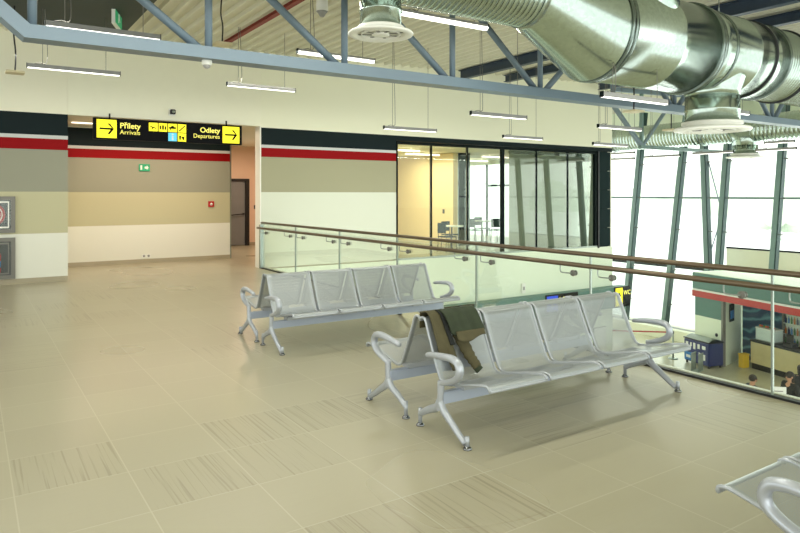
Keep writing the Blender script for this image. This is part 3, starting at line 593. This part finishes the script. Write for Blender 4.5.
# ================================================================== BENCHES
PROF = smooth_path([(.006, .752), (.018, .768), (.048, .774), (.078, .755), (.105, .69), (.178, .53), (.238, .405), (.27, .362), (.32, .349), (.4, .362), (.55, .396), (.68, .425), (.75, .435), (.785, .425), (.79, .405)], 4)
PW = .517
def build_bench():
    e = empty('tandem_bench', (0, 0, 0), None, 'bench')
    # shells (local: x along, y = -forward)
    for s_ in range(4):
        x0 = .06+.558*s_
        nx = 8; pts = [(p[0], p[1]) for p in PROF]; m_ = MB(); L = 0; arc = [0]
        for a, c in zip(pts, pts[1:]): L += math.hypot(c[0]-a[0], c[1]-a[1]); arc.append(L)
        us = [0, .035, .12, .21, .3, .39, .482, PW]
        vs = [(x0+u, -p[0], p[1]+(-.012*math.sin(PI*u/PW) if .3 < p[0] < .7 else 0)) for p in pts for u in us]
        nf = len(us); fs = [(i*nf+k, i*nf+k+1, (i+1)*nf+k+1, (i+1)*nf+k) for i in range(len(pts)-1) for k in range(nf-1)]
        m_.add(vs, fs, True); me = bpy.data.meshes.new('seat_shell'); me.from_pydata(vs, [], fs)
        uvl = me.uv_layers.new(name='UVMap'); at = me.attributes.new('perf', 'FLOAT', 'FACE')
        for fi, p in enumerate(me.polygons):
            p.use_smooth = True; i, k = divmod(fi, nf-1)
            mid = (arc[i]+arc[i+1])/2
            at.data[fi].value = 1.0 if (0 < k < nf-2 and .075 < mid < L-.06) else 0.0
            for li, vi in zip(p.loop_indices, p.vertices):
                pi, ki = divmod(vi, nf); uvl.data[li].uv = (us[ki], arc[pi])
        me.materials.append(M['perf']); o = bpy.data.objects.new('seat_shell', me); link(o, e)
        loop = [(x0, -p[0], p[1]) for p in pts]+[(x0+u, -pts[-1][0], pts[-1][1]) for u in us[1:-1]]+[(x0+PW, -p[0], p[1]) for p in reversed(pts)]+[(x0+u, -pts[0][0], pts[0][1]) for u in reversed(us[1:-1])]
        MB().tube(loop, .010, 8, True).build('rim', M['silver'], o)
        MB().box(x0+.1, x0+PW-.1, -.40, -.30, .305, .338).build('seat_bracket', M['silver'], o)
    B(-.0, 2.32, -.37, -.31, .225, .305).build('beam', M['beam'], e, bevel=.006)
    for xe, sg in ((.0, -1), (2.32, 1)):
        # end frame : column + two splayed legs (one casting)
        m_ = MB()
        col = smooth_path([(xe, -.345, .385), (xe, -.343, .30), (xe, -.335, .20), (xe, -.34, .175)], 4)
        m_.tube(col, .026, 12, ry=[.024+.0*i for i in range(len(col))], up=(1, 0, 0))
        fr = smooth_path([(xe, -.335, .235), (xe, -.375, .185), (xe, -.45, .135), (xe, -.54, .075), (xe, -.615, .03), (xe, -.64, .045)][:5], 5)
        m_.tube(fr, [.036-.016*i/(len(fr)-1) for i in range(len(fr))], 12, ry=[.024-.004*i/(len(fr)-1) for i in range(len(fr))], up=(1, 0, 0))
        bk = smooth_path([(xe, -.335, .235), (xe, -.30, .19), (xe, -.22, .155), (xe, -.14, .115), (xe, -.095, .085)], 5)
        m_.tube(bk, [.036-.016*i/(len(bk)-1) for i in range(len(bk))], 12, ry=[.024-.004*i/(len(bk)-1) for i in range(len(bk))], up=(1, 0, 0))
        m_.tube([(xe, -.635, .022), (xe, -.632, .085)], .016, 12); m_.tube([(xe, -.093, .022), (xe, -.095, .13)], .015, 12)
        lf = m_.build('leg_frame', M['arm'], e)
        for y_ in (-.635, -.093):
            MB().lathe([(.030, 0), (.031, .008), (.022, .016), (.012, .026)], (xe, y_, 0), 'z', 18).build('foot', M['chrome'], lf)
        xa = xe
        ar = smooth_path([(xa, -.345, .37), (xa, -.395, .385), (xa, -.47, .41), (xa, -.535, .45), (xa, -.555, .50), (xa, -.53, .548), (xa, -.46, .565), (xa, -.36, .56), (xa, -.27, .55), (xa, -.19, .537)], 5)
        n_ = len(ar)
        MB().tube(ar, [.019+.008*math.sin(PI*i/(n_-1)) for i in range(n_)], 12, ry=[.023+.007*math.sin(PI*i/(n_-1)) for i in range(n_)], up=(1, 0, 0)).ball((xa, -.19, .537), .021, .018, .018).build('armrest', M['arm'], e)
    return e
bench = build_bench()
X0 = 2.76
spots = [(4.01, 0, 'perforated silver four-seat bench in the centre with the olive jacket over its left seat'),
         (4.01, PI, 'perforated four-seat bench facing away, back to back with the one bearing the jacket'),
         (7.07, 0, 'perforated silver four-seat bench farther back, facing the viewer, below the glass balustrade'),
         (7.07, PI, 'perforated four-seat bench facing away, rear half of the farther bench pair'),
         (.82, PI, 'perforated bench cut off at the bottom right corner, facing away with armrest loop')]
for k, (c, rz, lab) in enumerate(spots):
    o = bench if k == 0 else copy_tree(bench)
    o['label'] = lab
    o.location = (X0 if rz == 0 else X0+2.32-(.12 if c < 1 else 0), c, 0); o.rotation_euler = (0, 0, rz)

# ================================================================== JACKET over the left seat of the centre bench
j = empty('jacket', (X0+.06, 4.01, .8), 'olive green and khaki jacket draped over the backrest of the left seat', 'jacket')
def bprof(s_):
    """point on the backrest (forward d, z) at arc length s_ from the top, negative = down the back"""
    if s_ < 0: return (-.03-.004*abs(s_), .80+s_*.99)
    path = [(-.03, .785), (.0, .803), (.04, .812), (.082, .79), (.118, .73), (.192, .575), (.25, .445), (.28, .41), (.33, .385), (.42, .39)]
    for a, c in zip(path, path[1:]):
        L = math.hypot(c[0]-a[0], c[1]-a[1])
        if s_ <= L: return (a[0]+(c[0]-a[0])*s_/L, a[1]+(c[1]-a[1])*s_/L)
        s_ -= L
    return path[-1]
def cloth(name, u0f, u1f, s0, s1f, m, off, amp, seed, nu=26, ns=34, par=j):
    rnd = random.Random(seed); ph = [rnd.uniform(0, 6) for _ in range(4)]
    vs = []; 
    for i in range(ns):
        t_ = i/(ns-1)
        for k in range(nu):
            f_ = k/(nu-1); s1 = s1f(f_); s_ = s0+(s1-s0)*t_; u = u0f(t_)+(u1f(t_)-u0f(t_))*f_
            d_, z_ = bprof(s_); rip = amp*(math.sin(u*38+ph[0]+s_*5)+.6*math.sin(u*70+ph[1]-s_*12)+.5*math.sin(s_*34+ph[2]+u*9))*min(1, .25+abs(s_-.05)*4)
            vs.append((u, -(d_+off+rip), z_+off*.25+rip*.3))
    fs = [(i*nu+k, i*nu+k+1, (i+1)*nu+k+1, (i+1)*nu+k) for i in range(ns-1) for k in range(nu-1)]
    o = MB().add(vs, fs, True).build(name, m, par); o.location = (0, 0, -.8)
    md = o.modifiers.new('thick', 'SOLIDIFY'); md.thickness = .008; md.offset = 1
    return o
cloth('lining', lambda t: .015+.0*t, lambda t: .115+.04*t, -.12, lambda f: .44-.02*f, M['khaki'], .014, .004, 3, 14)
cloth('placket', lambda t: .085+.035*t, lambda t: .115+.045*t, -.1, lambda f: .36, M['lining'], .032, .003, 6, 6)
cloth('body', lambda t: .09+.03*t+.03*t*t, lambda t: .40+.06*t, -.16, lambda f: .28+.05*math.sin(PI*f), M['olive'], .046, .005, 9, 30)
cloth('hem', lambda t: .18, lambda t: .445, .27, lambda f: .335+.02*math.sin(5*f), M['khaki'], .058, .002, 12, 20, 6)
slv = smooth_path([(.24, -.13, .70), (.25, -.17, .63), (.262, -.215, .56), (.28, -.255, .49), (.30, -.285, .445), (.31, -.30, .42)], 5)
m_ = MB(); n_ = len(slv); m_.tube(slv, [.062+.006*math.sin(i*1.9)-.018*i/n_ for i in range(n_)], 14, ry=[.034+.004*math.sin(i*2.3)-.01*i/n_ for i in range(n_)], up=(0, -.5, 1))
o = m_.build('sleeve', M['khaki'], j); o.location = (0, 0, -.8)
cu = MB().tube(smooth_path([(.302, -.288, .438), (.312, -.30, .412), (.322, -.315, .395)], 3), .040, 14, ry=.026, up=(0, -.5, 1)).build('cuff', M['olive'], o)
s2 = smooth_path([(.13, -.13, .70), (.12, -.18, .6), (.125, -.235, .5), (.13, -.285, .425)], 5)
o = MB().tube(s2, [.045-.008*i/len(s2) for i in range(len(s2))], 12, ry=[.026]*len(s2), up=(0, -.5, 1)).build('sleeve', M['khaki'], j); o.location = (0, 0, -.8)

# ================================================================== LOWER HALL: fascia, signs
f = B(9.9, 18.2, 13.86, GY-.021, -1.98, -1.33).build('fascia_band', M['band']); tag(f, 'long grey-green fascia band on the white wall below the lounge', 'fascia')
def hall_sign(x0, x1, z0, z1, field, fm, body, lab, tx):
    e = empty('hanging_sign', (x0, 13.82, z0), lab, 'sign')
    B(0, x1-x0, 0, .035, 0, z1-z0).build('case', M['signblack'], e)
    ff = B(field[0], field[1], -.004, -.0003, .04, z1-z0-.04).build('pictogram_field', M[fm], e)
    text(body, .2, (tx, -.002, (z1-z0)*.68), yt, e)
    return e, ff
e, ff = hall_sign(9.95, 11.55, -1.85, -1.3, (.02, .35), 'blue', 'Pokladna', 'black sign with blue field and yellow lettering seen left of the centre bench top', .42)
e, ff = hall_sign(14.3, 15.68, -1.86, -1.31, (.03, .50), 'blue', 'Informace', 'black sign with blue letter i field in the middle of the fascia band', .56)
text('i', .4, (.2, -.006, .26), M['white'], ff)
e, ff = hall_sign(17.42, 18.18, -1.98, -1.31, (.03, .38), 'yellow', 'WC', 'black sign with yellow arrow field at the right end of the fascia band', .43)
MB().poly([(.2, .5), (.1, .36), (.16, .36), (.16, .16), (.24, .16), (.24, .36), (.3, .36)], -.0045, .002).build('arrow', M['signblack'], ff)
e = empty('wall_box', (13.68, GY-.05, -1.25), 'small white box on the wall above the fascia band', 'box'); B(0, .16, -.03, .029, 0, .3).build('cover', M['white'], e, bevel=.01); B(.05, .11, -.034, -.0305, .1, .2).build('grille', M['lampbody'], e)
e = empty('fascia_plate', (11.85, 13.83, -1.62), 'pale notice plate on the fascia band right of the Pokladna sign', 'plate'); B(0, .5, 0, .029, 0, .25).build('panel', M['screen'], e); B(.04, .46, -.003, -.0003, .13, .2).build('stripe', M['white'], e)
e = empty('notice_board', (16.9, GY-.06, -3.6), 'white notice sheet on the lower wall seen through the right bench seat', 'notice'); B(0, .55, 0, .039, 0, .95).build('sheet', M['paper'], e); B(-.02, .57, .01, .0385, -.02, .97).build('backing', M['grey'], e)

# ================================================================== SHOP (rotated frame)
KA = math.atan2(-.24, -.97)        # local x runs toward the viewer's right along the front, local y is depth
kx = Vector((-.24, -.97, 0)).normalized(); ky = Vector((.97, -.24, 0)).normalized()
K = Vector((22.26, 14.03, ZL))
def place(o): o.matrix_world = Matrix.Translation(K) @ Matrix(((kx.x, ky.x, 0, 0), (kx.y, ky.y, 0, 0), (0, 0, 1, 0), (0, 0, 0, 1))); return o
def kempty(name, x_, y_, z_, lab, cat, group=None):
    o = empty(name, (0, 0, 0), lab, cat, group=group)
    o.matrix_world = Matrix.Translation(K+kx*x_+ky*y_+Vector((0, 0, z_))) @ Matrix(((kx.x, ky.x, 0, 0), (kx.y, ky.y, 0, 0), (0, 0, 1, 0), (0, 0, 0, 1))); return o
kp = kempty('shop_kiosk', 0, 0, 0, 'shop built in the lower hall with flat white roof, green band and red stripe', 'shop')
B(-.05, 9, -.1, 2.4, 3.1, 3.16).build('roof', M['white_wall'], kp)
B(-.06, 9, -.14, -.1, 2.57, 3.14).build('fascia', M['band'], kp); B(-.065, 9, -.15, -.1, 2.50, 2.56).build('white_line', M['paper'], kp)
B(-.065, 9, -.155, -.1, 2.28, 2.499).build('red_stripe', M['redband'], kp)
B(0, 1.22, -.08, 0, 1.6, 2.6).build('upper_panel', M['band'], kp); B(0, 1.22, -.08, 0, 0, 1.6).build('lower_panel', M['white_wall'], kp)
B(1.22, 1.30, -.1, .02, 0, 2.6).build('corner_post', M['grey'], kp); MB().bar((1.25, .0, 1.4), (.52, 1.56, 1.4), .05, 2.8).build('side_wall', M['white_wall'], kp)
B(0, .06, 0, 2.35, 0, 3.1).build('end_wall', M['white_wall'], kp)
B(.7, 9, 1.56, 1.62, 0, 2.8).build('back_wall', M['beige'], kp); B(.6, 2.3, 1.53, 1.56, 0, 2.75).build('mural', M['mural'], kp)
B(1.31, 9, .0, 1.5, 2.75, 2.8).build('soffit', M['white_wall'], kp)
MB().lathe([(.06, 0), (.06, .02)], (1.0, -.1, 1.05), 'y', 16).build('door_knob', M['black'], kp)
# roof surface clutter: none. counter
cn = kempty('shop_counter', 1.72, .7, 0, 'pale wood shop counter with black top and black plinth', 'counter')
B(.02, 5, .03, .5, 0, .2).build('plinth', M['black'], cn); B(0, 5, 0, .52, .2, .93).build('front_panel', M['wood'], cn); B(-.02, 5, -.03, .56, .93, .99).build('countertop', M['black'], cn)
dc = kempty('display_case', 1.83, .8, .992, 'glass food display case with orange and green goods on the shop counter', 'display case')
B(0, .7, 0, .42, 0, .04).build('base', M['inox'], dc); MB().box(0, .7, 0, .012, .04, .42).box(0, .012, .012, .42, .04, .42).box(.688, .7, .012, .42, .04, .42).build('glass', mat('case_glass', (206, 222, 216), .2), dc); B(-.01, .71, -.01, .43, .42, .45).build('lid', M['white'], dc)
for k in range(8): tag(MB().ball((0, 0, .04), .038, n=10, m=6).build('snack_bag', [M['orange'], M['redband'], M['leaf']][k % 3], loc=tuple(K+kx*(1.88+.078*k)+ky*.95+Vector((0, 0, 1.442+.0)))), '%s snack on top of the glass display case' % ['orange', 'red', 'green'][k % 3], 'snack', 'snacks on the display case')
rg = kempty('cash_register', 2.85, .85, .992, 'black cash register on the counter below the fridge', 'cash register'); B(0, .3, 0, .3, 0, .12).build('drawer', M['black'], rg); B(.03, .27, .1, .14, .12, .4).build('screen', M['black'], rg)
fg = kempty('bottle_fridge', 3.05, .9+.02, 0, 'tall glass-door drinks fridge behind the shop counter', 'fridge')
fg.matrix_world = Matrix.Translation(K+kx*2.35+ky*1.44+Vector((0, 0, 0))) @ Matrix(((kx.x, ky.x, 0, 0), (kx.y, ky.y, 0, 0), (0, 0, 1, 0), (0, 0, 0, 1)))
MB().box(0, .05, -.05, .08, 0, 2.1).box(.75, .8, -.05, .08, 0, 2.1).box(.05, .75, -.05, .08, 1.95, 2.1).box(.05, .75, -.05, .08, 0, .2).build('frame', M['grey'], fg); B(.05, .75, .06, .08, .2, 1.95).build('back', M['paper'], fg)
for k in range(4):
    sh = B(.05, .75, -.04, .06, .55+.36*k, .57+.36*k).build('shelf', M['white'], fg)
B(.05, .75, -.05, -.042, .2, 1.95).build('glass_door', M['glass'], fg)
for r in range(4):
    for k in range(6):
        p_ = fg.matrix_world @ Vector((.1+.11*k, .01, .571+.36*r-(.0)))
        tag(MB().lathe([(.028, 0), (.03, .01), (.03, .15), (.012, .2), (.012, .24)], n=10).build('bottle', [M['azure'], M['leaf'], M['orange'], M['navy']][(r+k) % 4], loc=tuple(p_)), '%s bottle on the %s shelf of the drinks fridge' % (['blue', 'green', 'orange', 'dark blue'][(r+k) % 4], ['lowest', 'second', 'third', 'top'][r]), 'bottle', 'bottles in the drinks fridge')
pst = kempty('wall_poster', 1.16, .34, 1.5, 'small dark poster on the white side wall inside the shop', 'poster'); MB().bar((.0, 0, .31), (-.18, .4, .31), .012, .62).build('sheet', M['frame'], pst); MB().bar((.0, .06, .25), (-.15, .34, .25), .02, .28).build('picture', M['azure'], pst)
yb = kempty('waste_bin', 1.47, .40, 0, 'yellow plastic waste bin beside the shop counter', 'bin'); MB().box(0, .2, 0, .3, 0, .44).build('body', M['yellowbin'], yb, bevel=.02); B(-.01, .21, -.01, .31, .44, .48).build('lid', M['yellowbin'], yb, bevel=.01)
hs = kempty('shelf_unit', 3.3, 1.29, 0, 'dark wall shelf with coloured goods at the right edge of the shop', 'shelf'); MB().box(0, .05, 0, .25, 0, 2.2).box(1.2, 1.25, 0, .25, 0, 2.2).box(.05, 1.2, .2, .25, 0, 2.2).build('case', M['grey'], hs)
for k in range(4): B(.05, 1.2, 0, .2, .9+.35*k, .93+.35*k).build('shelf', M['grey'], hs)
for r in range(4):
    for k in range(7):
        p_ = K+kx*(3.4+.16*k)+ky*1.32+Vector((0, 0, .931+.35*r))
        o = B(0, .1, 0, .1, 0, .2+.03*((k+r) % 2)).build('goods_packet', [M['redband'], M['leaf'], M['orange'], M['paper']][(k*2+r) % 4], bevel=.008, loc=tuple(p_), rz=math.atan2(kx.y, kx.x)); tag(o, 'small coloured packet on the shop wall shelf', 'packet', 'packets on the shop wall shelf')
# ice cream freezer
fz = kempty('ice_cream_freezer', .22, -.80, 0, 'blue chest freezer with light blue prints standing before the white shop wall', 'freezer')
B(0, 1.15, 0, .66, .08, .86).build('body', M['navy'], fz, bevel=.03); MB().box(-.01, 1.16, -.01, .67, .86, .9).build('rim', M['black'], fz)
m_ = MB(); n_ = 10
vs = [(x_, y_, .90+.09*math.sin(PI*k/n_)) for x_ in (.03, 1.12) for k, y_ in enumerate([.03+.6*i/n_ for i in range(n_+1)])]
m_.add(vs, [(k, k+1, n_+2+k, n_+1+k) for k in range(n_)], True).build('glass_lid', M['screen'], fz)
MB().box(.04, .5, -.004, -.0003, .12, .4).box(-.004, -.0003, .1, .5, .15, .5).build('light_blue_print', M['azure'], fz)
m_ = MB()
for k, (a, c, w_, h_) in enumerate(((.1, .6, .12, .16), (.3, .62, .08, .14), (.45, .55, .1, .22), (.65, .6, .1, .16), (.85, .62, .16, .12), (.7, .3, .08, .18), (.9, .25, .1, .2), (.12, .2, .2, .1))): m_.box(a, a+w_, -.006, -.0042, c, c+h_)
for a, c in ((.1, .6), (.3, .62), (.48, .3)): m_.box(-.006, -.0042, a, a+.1, c, c+.14)
m_.build('white_print', M['paper'], fz)
for x_ in (.08, 1.07):
    for y_ in (.08, .58): MB().lathe([(.04, 0), (.04, .085)], (x_, y_, 0), 'z', 10).build('caster', M['black'], fz)
wb = empty('wire_rack', (20.63, 12.99, ZL), 'small pale wire rack standing in front of the blue freezer', 'rack', rz=.2)
m_ = MB()
for k in range(7):
    m_.tube([(-.18+.06*k, -.12, .03), (-.18+.06*k, -.12, .58)], .012, 6); m_.tube([(-.18+.06*k, .12, .03), (-.18+.06*k, .12, .58)], .012, 6)
m_.build('wires', M['screen'], wb); MB().box(-.2, .2, -.14, .14, 0, .03).build('base', M['screen'], wb); MB().box(-.2, .2, -.14, -.1, .58, .61).box(-.2, .2, .1, .14, .58, .61).build('top_rail', M['screen'], wb)
# barrier
def post(x_, y_, lab):
    e = empty('barrier_post', (x_, y_, ZL), lab, 'post'); MB().lathe([(.17, 0), (.17, .015), (.04, .04)], n=24).build('base', M['inox'], e); MB().tube([(0, 0, .03), (0, 0, .92)], .03, 12).build('pole', M['inox'], e); MB().lathe([(.035, .92), (.035, 1.0), (.02, 1.01)], n=16).build('head', M['black'], e)
post(21.45, 14.45, 'barrier post right of the bench armrest holding the red tape end'); post(19.7, 16.0, 'barrier post hidden mostly behind the bench back, other end of the red tape')
tag(MB().bar((19.75, 15.95, ZL+.96), (21.41, 14.49, ZL+.96), .006, .05).build('barrier_tape', M['red']), 'red barrier tape stretched between two posts in the lower hall', 'tape')
pl = B(24.1, 24.45, 14.4, 22, ZL, ZL+.42).build('radiator_bench', M['cream']); tag(pl, 'long low cream ledge along the foot of the glazed facade', 'ledge')
# blue hall monitor
e = empty('hall_screen', (15.55, 9.25, ZL), 'blue information screen just above the floor edge below the shop', 'screen', rz=-.75)
MB().lathe([(.2, 0), (.2, .02)], n=20).build('base', M['grey'], e); MB().tube([(0, 0, .02), (0, 0, 1.0)], .025, 10).build('pole', M['grey'], e); B(-.24, .24, -.03, .03, 1.05, 1.35).build('case', M['navy'], e, bevel=.01)
B(-.06, .08, -.034, -.0305, 1.10, 1.16).build('logo', M['paper'], e)

# ================================================================== PEOPLE (lower hall)
def skin_mesh(name, V, E, R, m, par, sub=2, tweak=None):
    me = bpy.data.meshes.new(name); me.from_pydata(V, E, []); o = bpy.data.objects.new(name, me); COL.objects.link(o)
    md = o.modifiers.new('s', 'SKIN'); 
    me.skin_vertices.new() if not me.skin_vertices else None
    for i, r in enumerate(R): me.skin_vertices[0].data[i].radius = (r, r) if isinstance(r, (int, float)) else r
    me.skin_vertices[0].data[0].use_root = True
    md.use_smooth_shade = True; s_ = o.modifiers.new('d', 'SUBSURF'); s_.levels = sub; s_.render_levels = sub
    bpy.context.view_layer.update()
    me2 = bpy.data.meshes.new_from_object(o.evaluated_get(bpy.context.evaluated_depsgraph_get())); bpy.data.objects.remove(o)
    me2.materials.clear(); me2.materials.append(m)
    for p in me2.polygons: p.use_smooth = True
    o = bpy.data.objects.new(name, me2); link(o, par); return o
def figure(loc, rz, lab, J, hairlong, top_m, leg_m, look=0):
    """J : dict of joints, facing -y"""
    e = empty('person', loc, lab, 'person', rz=rz)
    names = ['pelvis', 'waist', 'chest', 'neck', 'head', 'crown']; V = [J[n_] for n_ in names]; R = [.13, .12, .14, .05, .075, .07]; E = [(0, 1), (1, 2), (2, 3), (3, 4), (4, 5)]
    def chain(root, pts, rr):
        p = root
        for q, r in zip(pts, rr): V.append(q); R.append(r); E.append((p, len(V)-1)); p = len(V)-1
        return p
    legs = []; arms = []
    for s_ in ('l', 'r'):
        sx = -1 if s_ == 'l' else 1
        chain(0, [J['hip_'+s_], J['knee_'+s_], J['ank_'+s_], J['toe_'+s_]], [.085, .058, .04, .032])
        sh, el, wr = (Vector(J[k+s_]) for k in ('sho_', 'elb_', 'wri_'))
        h = chain(2, [sh, el, wr], [.055, .042, .028])
        d_ = (wr-el).normalized(); side = Vector((sx, 0, 0)); side = (side-d_*side.dot(d_)).normalized(); nrm = d_.cross(side)
        pm = wr+d_*.06; h2 = chain(h, [pm], [(.03)])
        for q, (o_, L) in enumerate(((-.027, .062), (-.009, .075), (.009, .07), (.027, .055))):
            k0 = pm+side*o_+d_*.02; chain(h2, [k0, k0+d_*L*.5+nrm*.006, k0+d_*L*.85+nrm*.022], [.009, .008, .007])
        chain(h, [wr-side*.03+d_*.03, wr-side*.05+d_*.07], [.011, .009])
    body = skin_mesh('body', V, E, R, M['skin'], e)
    H_ = Vector(J['head']); 
    MB().ball((H_.x, H_.y-.095, H_.z+.0), .014, .02, .022, 8, 6).build('nose', M['skin'], body)
    for sx in (-1, 1):
        MB().ball((H_.x+sx*.03, H_.y-.075, H_.z+.025), .011, n=8, m=6).build('eye', M['lining'], body)
        MB().ball((H_.x+sx*.078, H_.y, H_.z+.01), .012, .022, .03, 8, 6).build('ear', M['skin'], body)
    MB().ball((H_.x, H_.y-.08, H_.z-.045), .022, .008, .006, 8, 5).build('mouth', M['redband'], body)
    hr = MB().ball((H_.x, H_.y+.018, H_.z+.045), .092, .1, .095)
    if hairlong: hr.ball((H_.x, H_.y+.05, H_.z-.04), .09, .065, .16)
    hr.build('hair', M['hair'], e)
    # clothing
    V2 = [J[n_] for n_ in ('pelvis', 'waist', 'chest')]+[Vector(J['neck'])-Vector((0, 0, .04))]; R2 = [.15, .14, .165, .075]; E2 = [(0, 1), (1, 2), (2, 3)]
    for s_ in ('l', 'r'):
        k = len(V2); V2 += [J['sho_'+s_], J['elb_'+s_], Vector(J['wri_'+s_])*.97+Vector(J['elb_'+s_])*.03]; R2 += [.075, .058, .045]; E2 += [(2, k), (k, k+1), (k+1, k+2)]
    skin_mesh('jacket', V2, E2, R2, top_m, e)
    V3 = [J['pelvis']]; R3 = [.145]; E3 = []
    for s_ in ('l', 'r'):
        k = len(V3); V3 += [J['hip_'+s_], J['knee_'+s_], J['ank_'+s_]]; R3 += [.1, .075, .06]; E3 += [(0, k), (k, k+1), (k+1, k+2)]
    skin_mesh('trousers', V3, E3, R3, leg_m, e)
    for s_ in ('l', 'r'):
        a = Vector(J['ank_'+s_]); b_ = Vector(J['toe_'+s_]); MB().tube([(a.x, a.y+.05, .04), (a.x, a.y-.03, .045), (b_.x, b_.y-.03, .035)], [.045, .05, .035], 12).build('shoe', M['black'], e)
    return e
def standing():
    return dict(pelvis=(0, 0, .93), waist=(0, 0, 1.08), chest=(0, 0, 1.28), neck=(0, .01, 1.45), head=(0, -.02, 1.565), crown=(0, -.01, 1.62),
        hip_l=(-.09, 0, .88), knee_l=(-.1, -.01, .48), ank_l=(-.1, .02, .08), toe_l=(-.1, -.12, .04), hip_r=(.09, 0, .88), knee_r=(.1, -.03, .48), ank_r=(.11, 0, .08), toe_r=(.11, -.14, .04),
        sho_l=(-.18, 0, 1.38), elb_l=(-.23, .0, 1.1), wri_l=(-.15, -.22, 1.05), sho_r=(.18, 0, 1.38), elb_r=(.24, .02, 1.1), wri_r=(.12, -.24, 1.08))
def sitting():
    d_ = standing()
    for k in list(d_):
        x_, y_, z_ = d_[k]
        if k[:3] not in ('hip', 'kne', 'ank', 'toe'): d_[k] = (x_, y_, z_-.31)
    for s_, sx in (('l', -1), ('r', 1)):
        d_['hip_'+s_] = (sx*.1, -.05, .54); d_['knee_'+s_] = (sx*.13, -.46, .52); d_['ank_'+s_] = (sx*.13, -.44, .09); d_['toe_'+s_] = (sx*.13, -.58, .04); d_['wri_'+s_] = (sx*.1, -.32, .74)
    return d_
def hall_chair(loc, rz, lab):
    e = empty('hall_chair', loc, lab, 'chair', rz=rz); B(-.22, .22, -.24, .2, .40, .43).build('seat', M['wood'], e, bevel=.01); B(-.21, .21, .2, .225, .43, .84).build('backrest', M['wood'], e, bevel=.008)
    for sx in (-1, 1):
        for sy in (-.2, .18): MB().tube([(sx*.19, sy, .40), (sx*.2, sy, 0)], .014, 8).build('leg', M['grey'], e)
figure((16.72, 9.0, ZL), 1.1, 'man with short dark hair, head and shoulders showing above the floor edge', sitting(), False, M['bluecloth'], M['cloth'])
hall_chair((16.72+.05, 9.02, ZL), 1.1, 'wooden chair under the seated man in the lower hall')
figure((16.62, 8.04, ZL), -1.9, 'woman with dark hair and black jacket standing before the shop counter', standing(), True, M['cloth'], M['cloth'])
figure((17.5, 8.2, ZL), 2.2, 'person with dark hair cut off by the right picture edge before the counter', standing(), True, M['cloth'], M['bluecloth'])
e = empty('notice_stand', (15.95, 7.98, ZL), 'white notice sheet on a stand beside the woman in black', 'notice', rz=-.75)
MB().lathe([(.17, 0), (.17, .02)], n=20).build('base', M['grey'], e); MB().tube([(0, 0, .02), (0, 0, .9)], .02, 10).build('pole', M['grey'], e); B(-.17, .17, -.01, .01, .9, 1.45).build('sheet', M['paper'], e)
m_ = MB()
for k in range(4): m_.box(-.11, .1-.04*(k % 2), -.013, -.0105, 1.34-.09*k, 1.36-.09*k)
m_.build('print_lines', M['grey'], e)
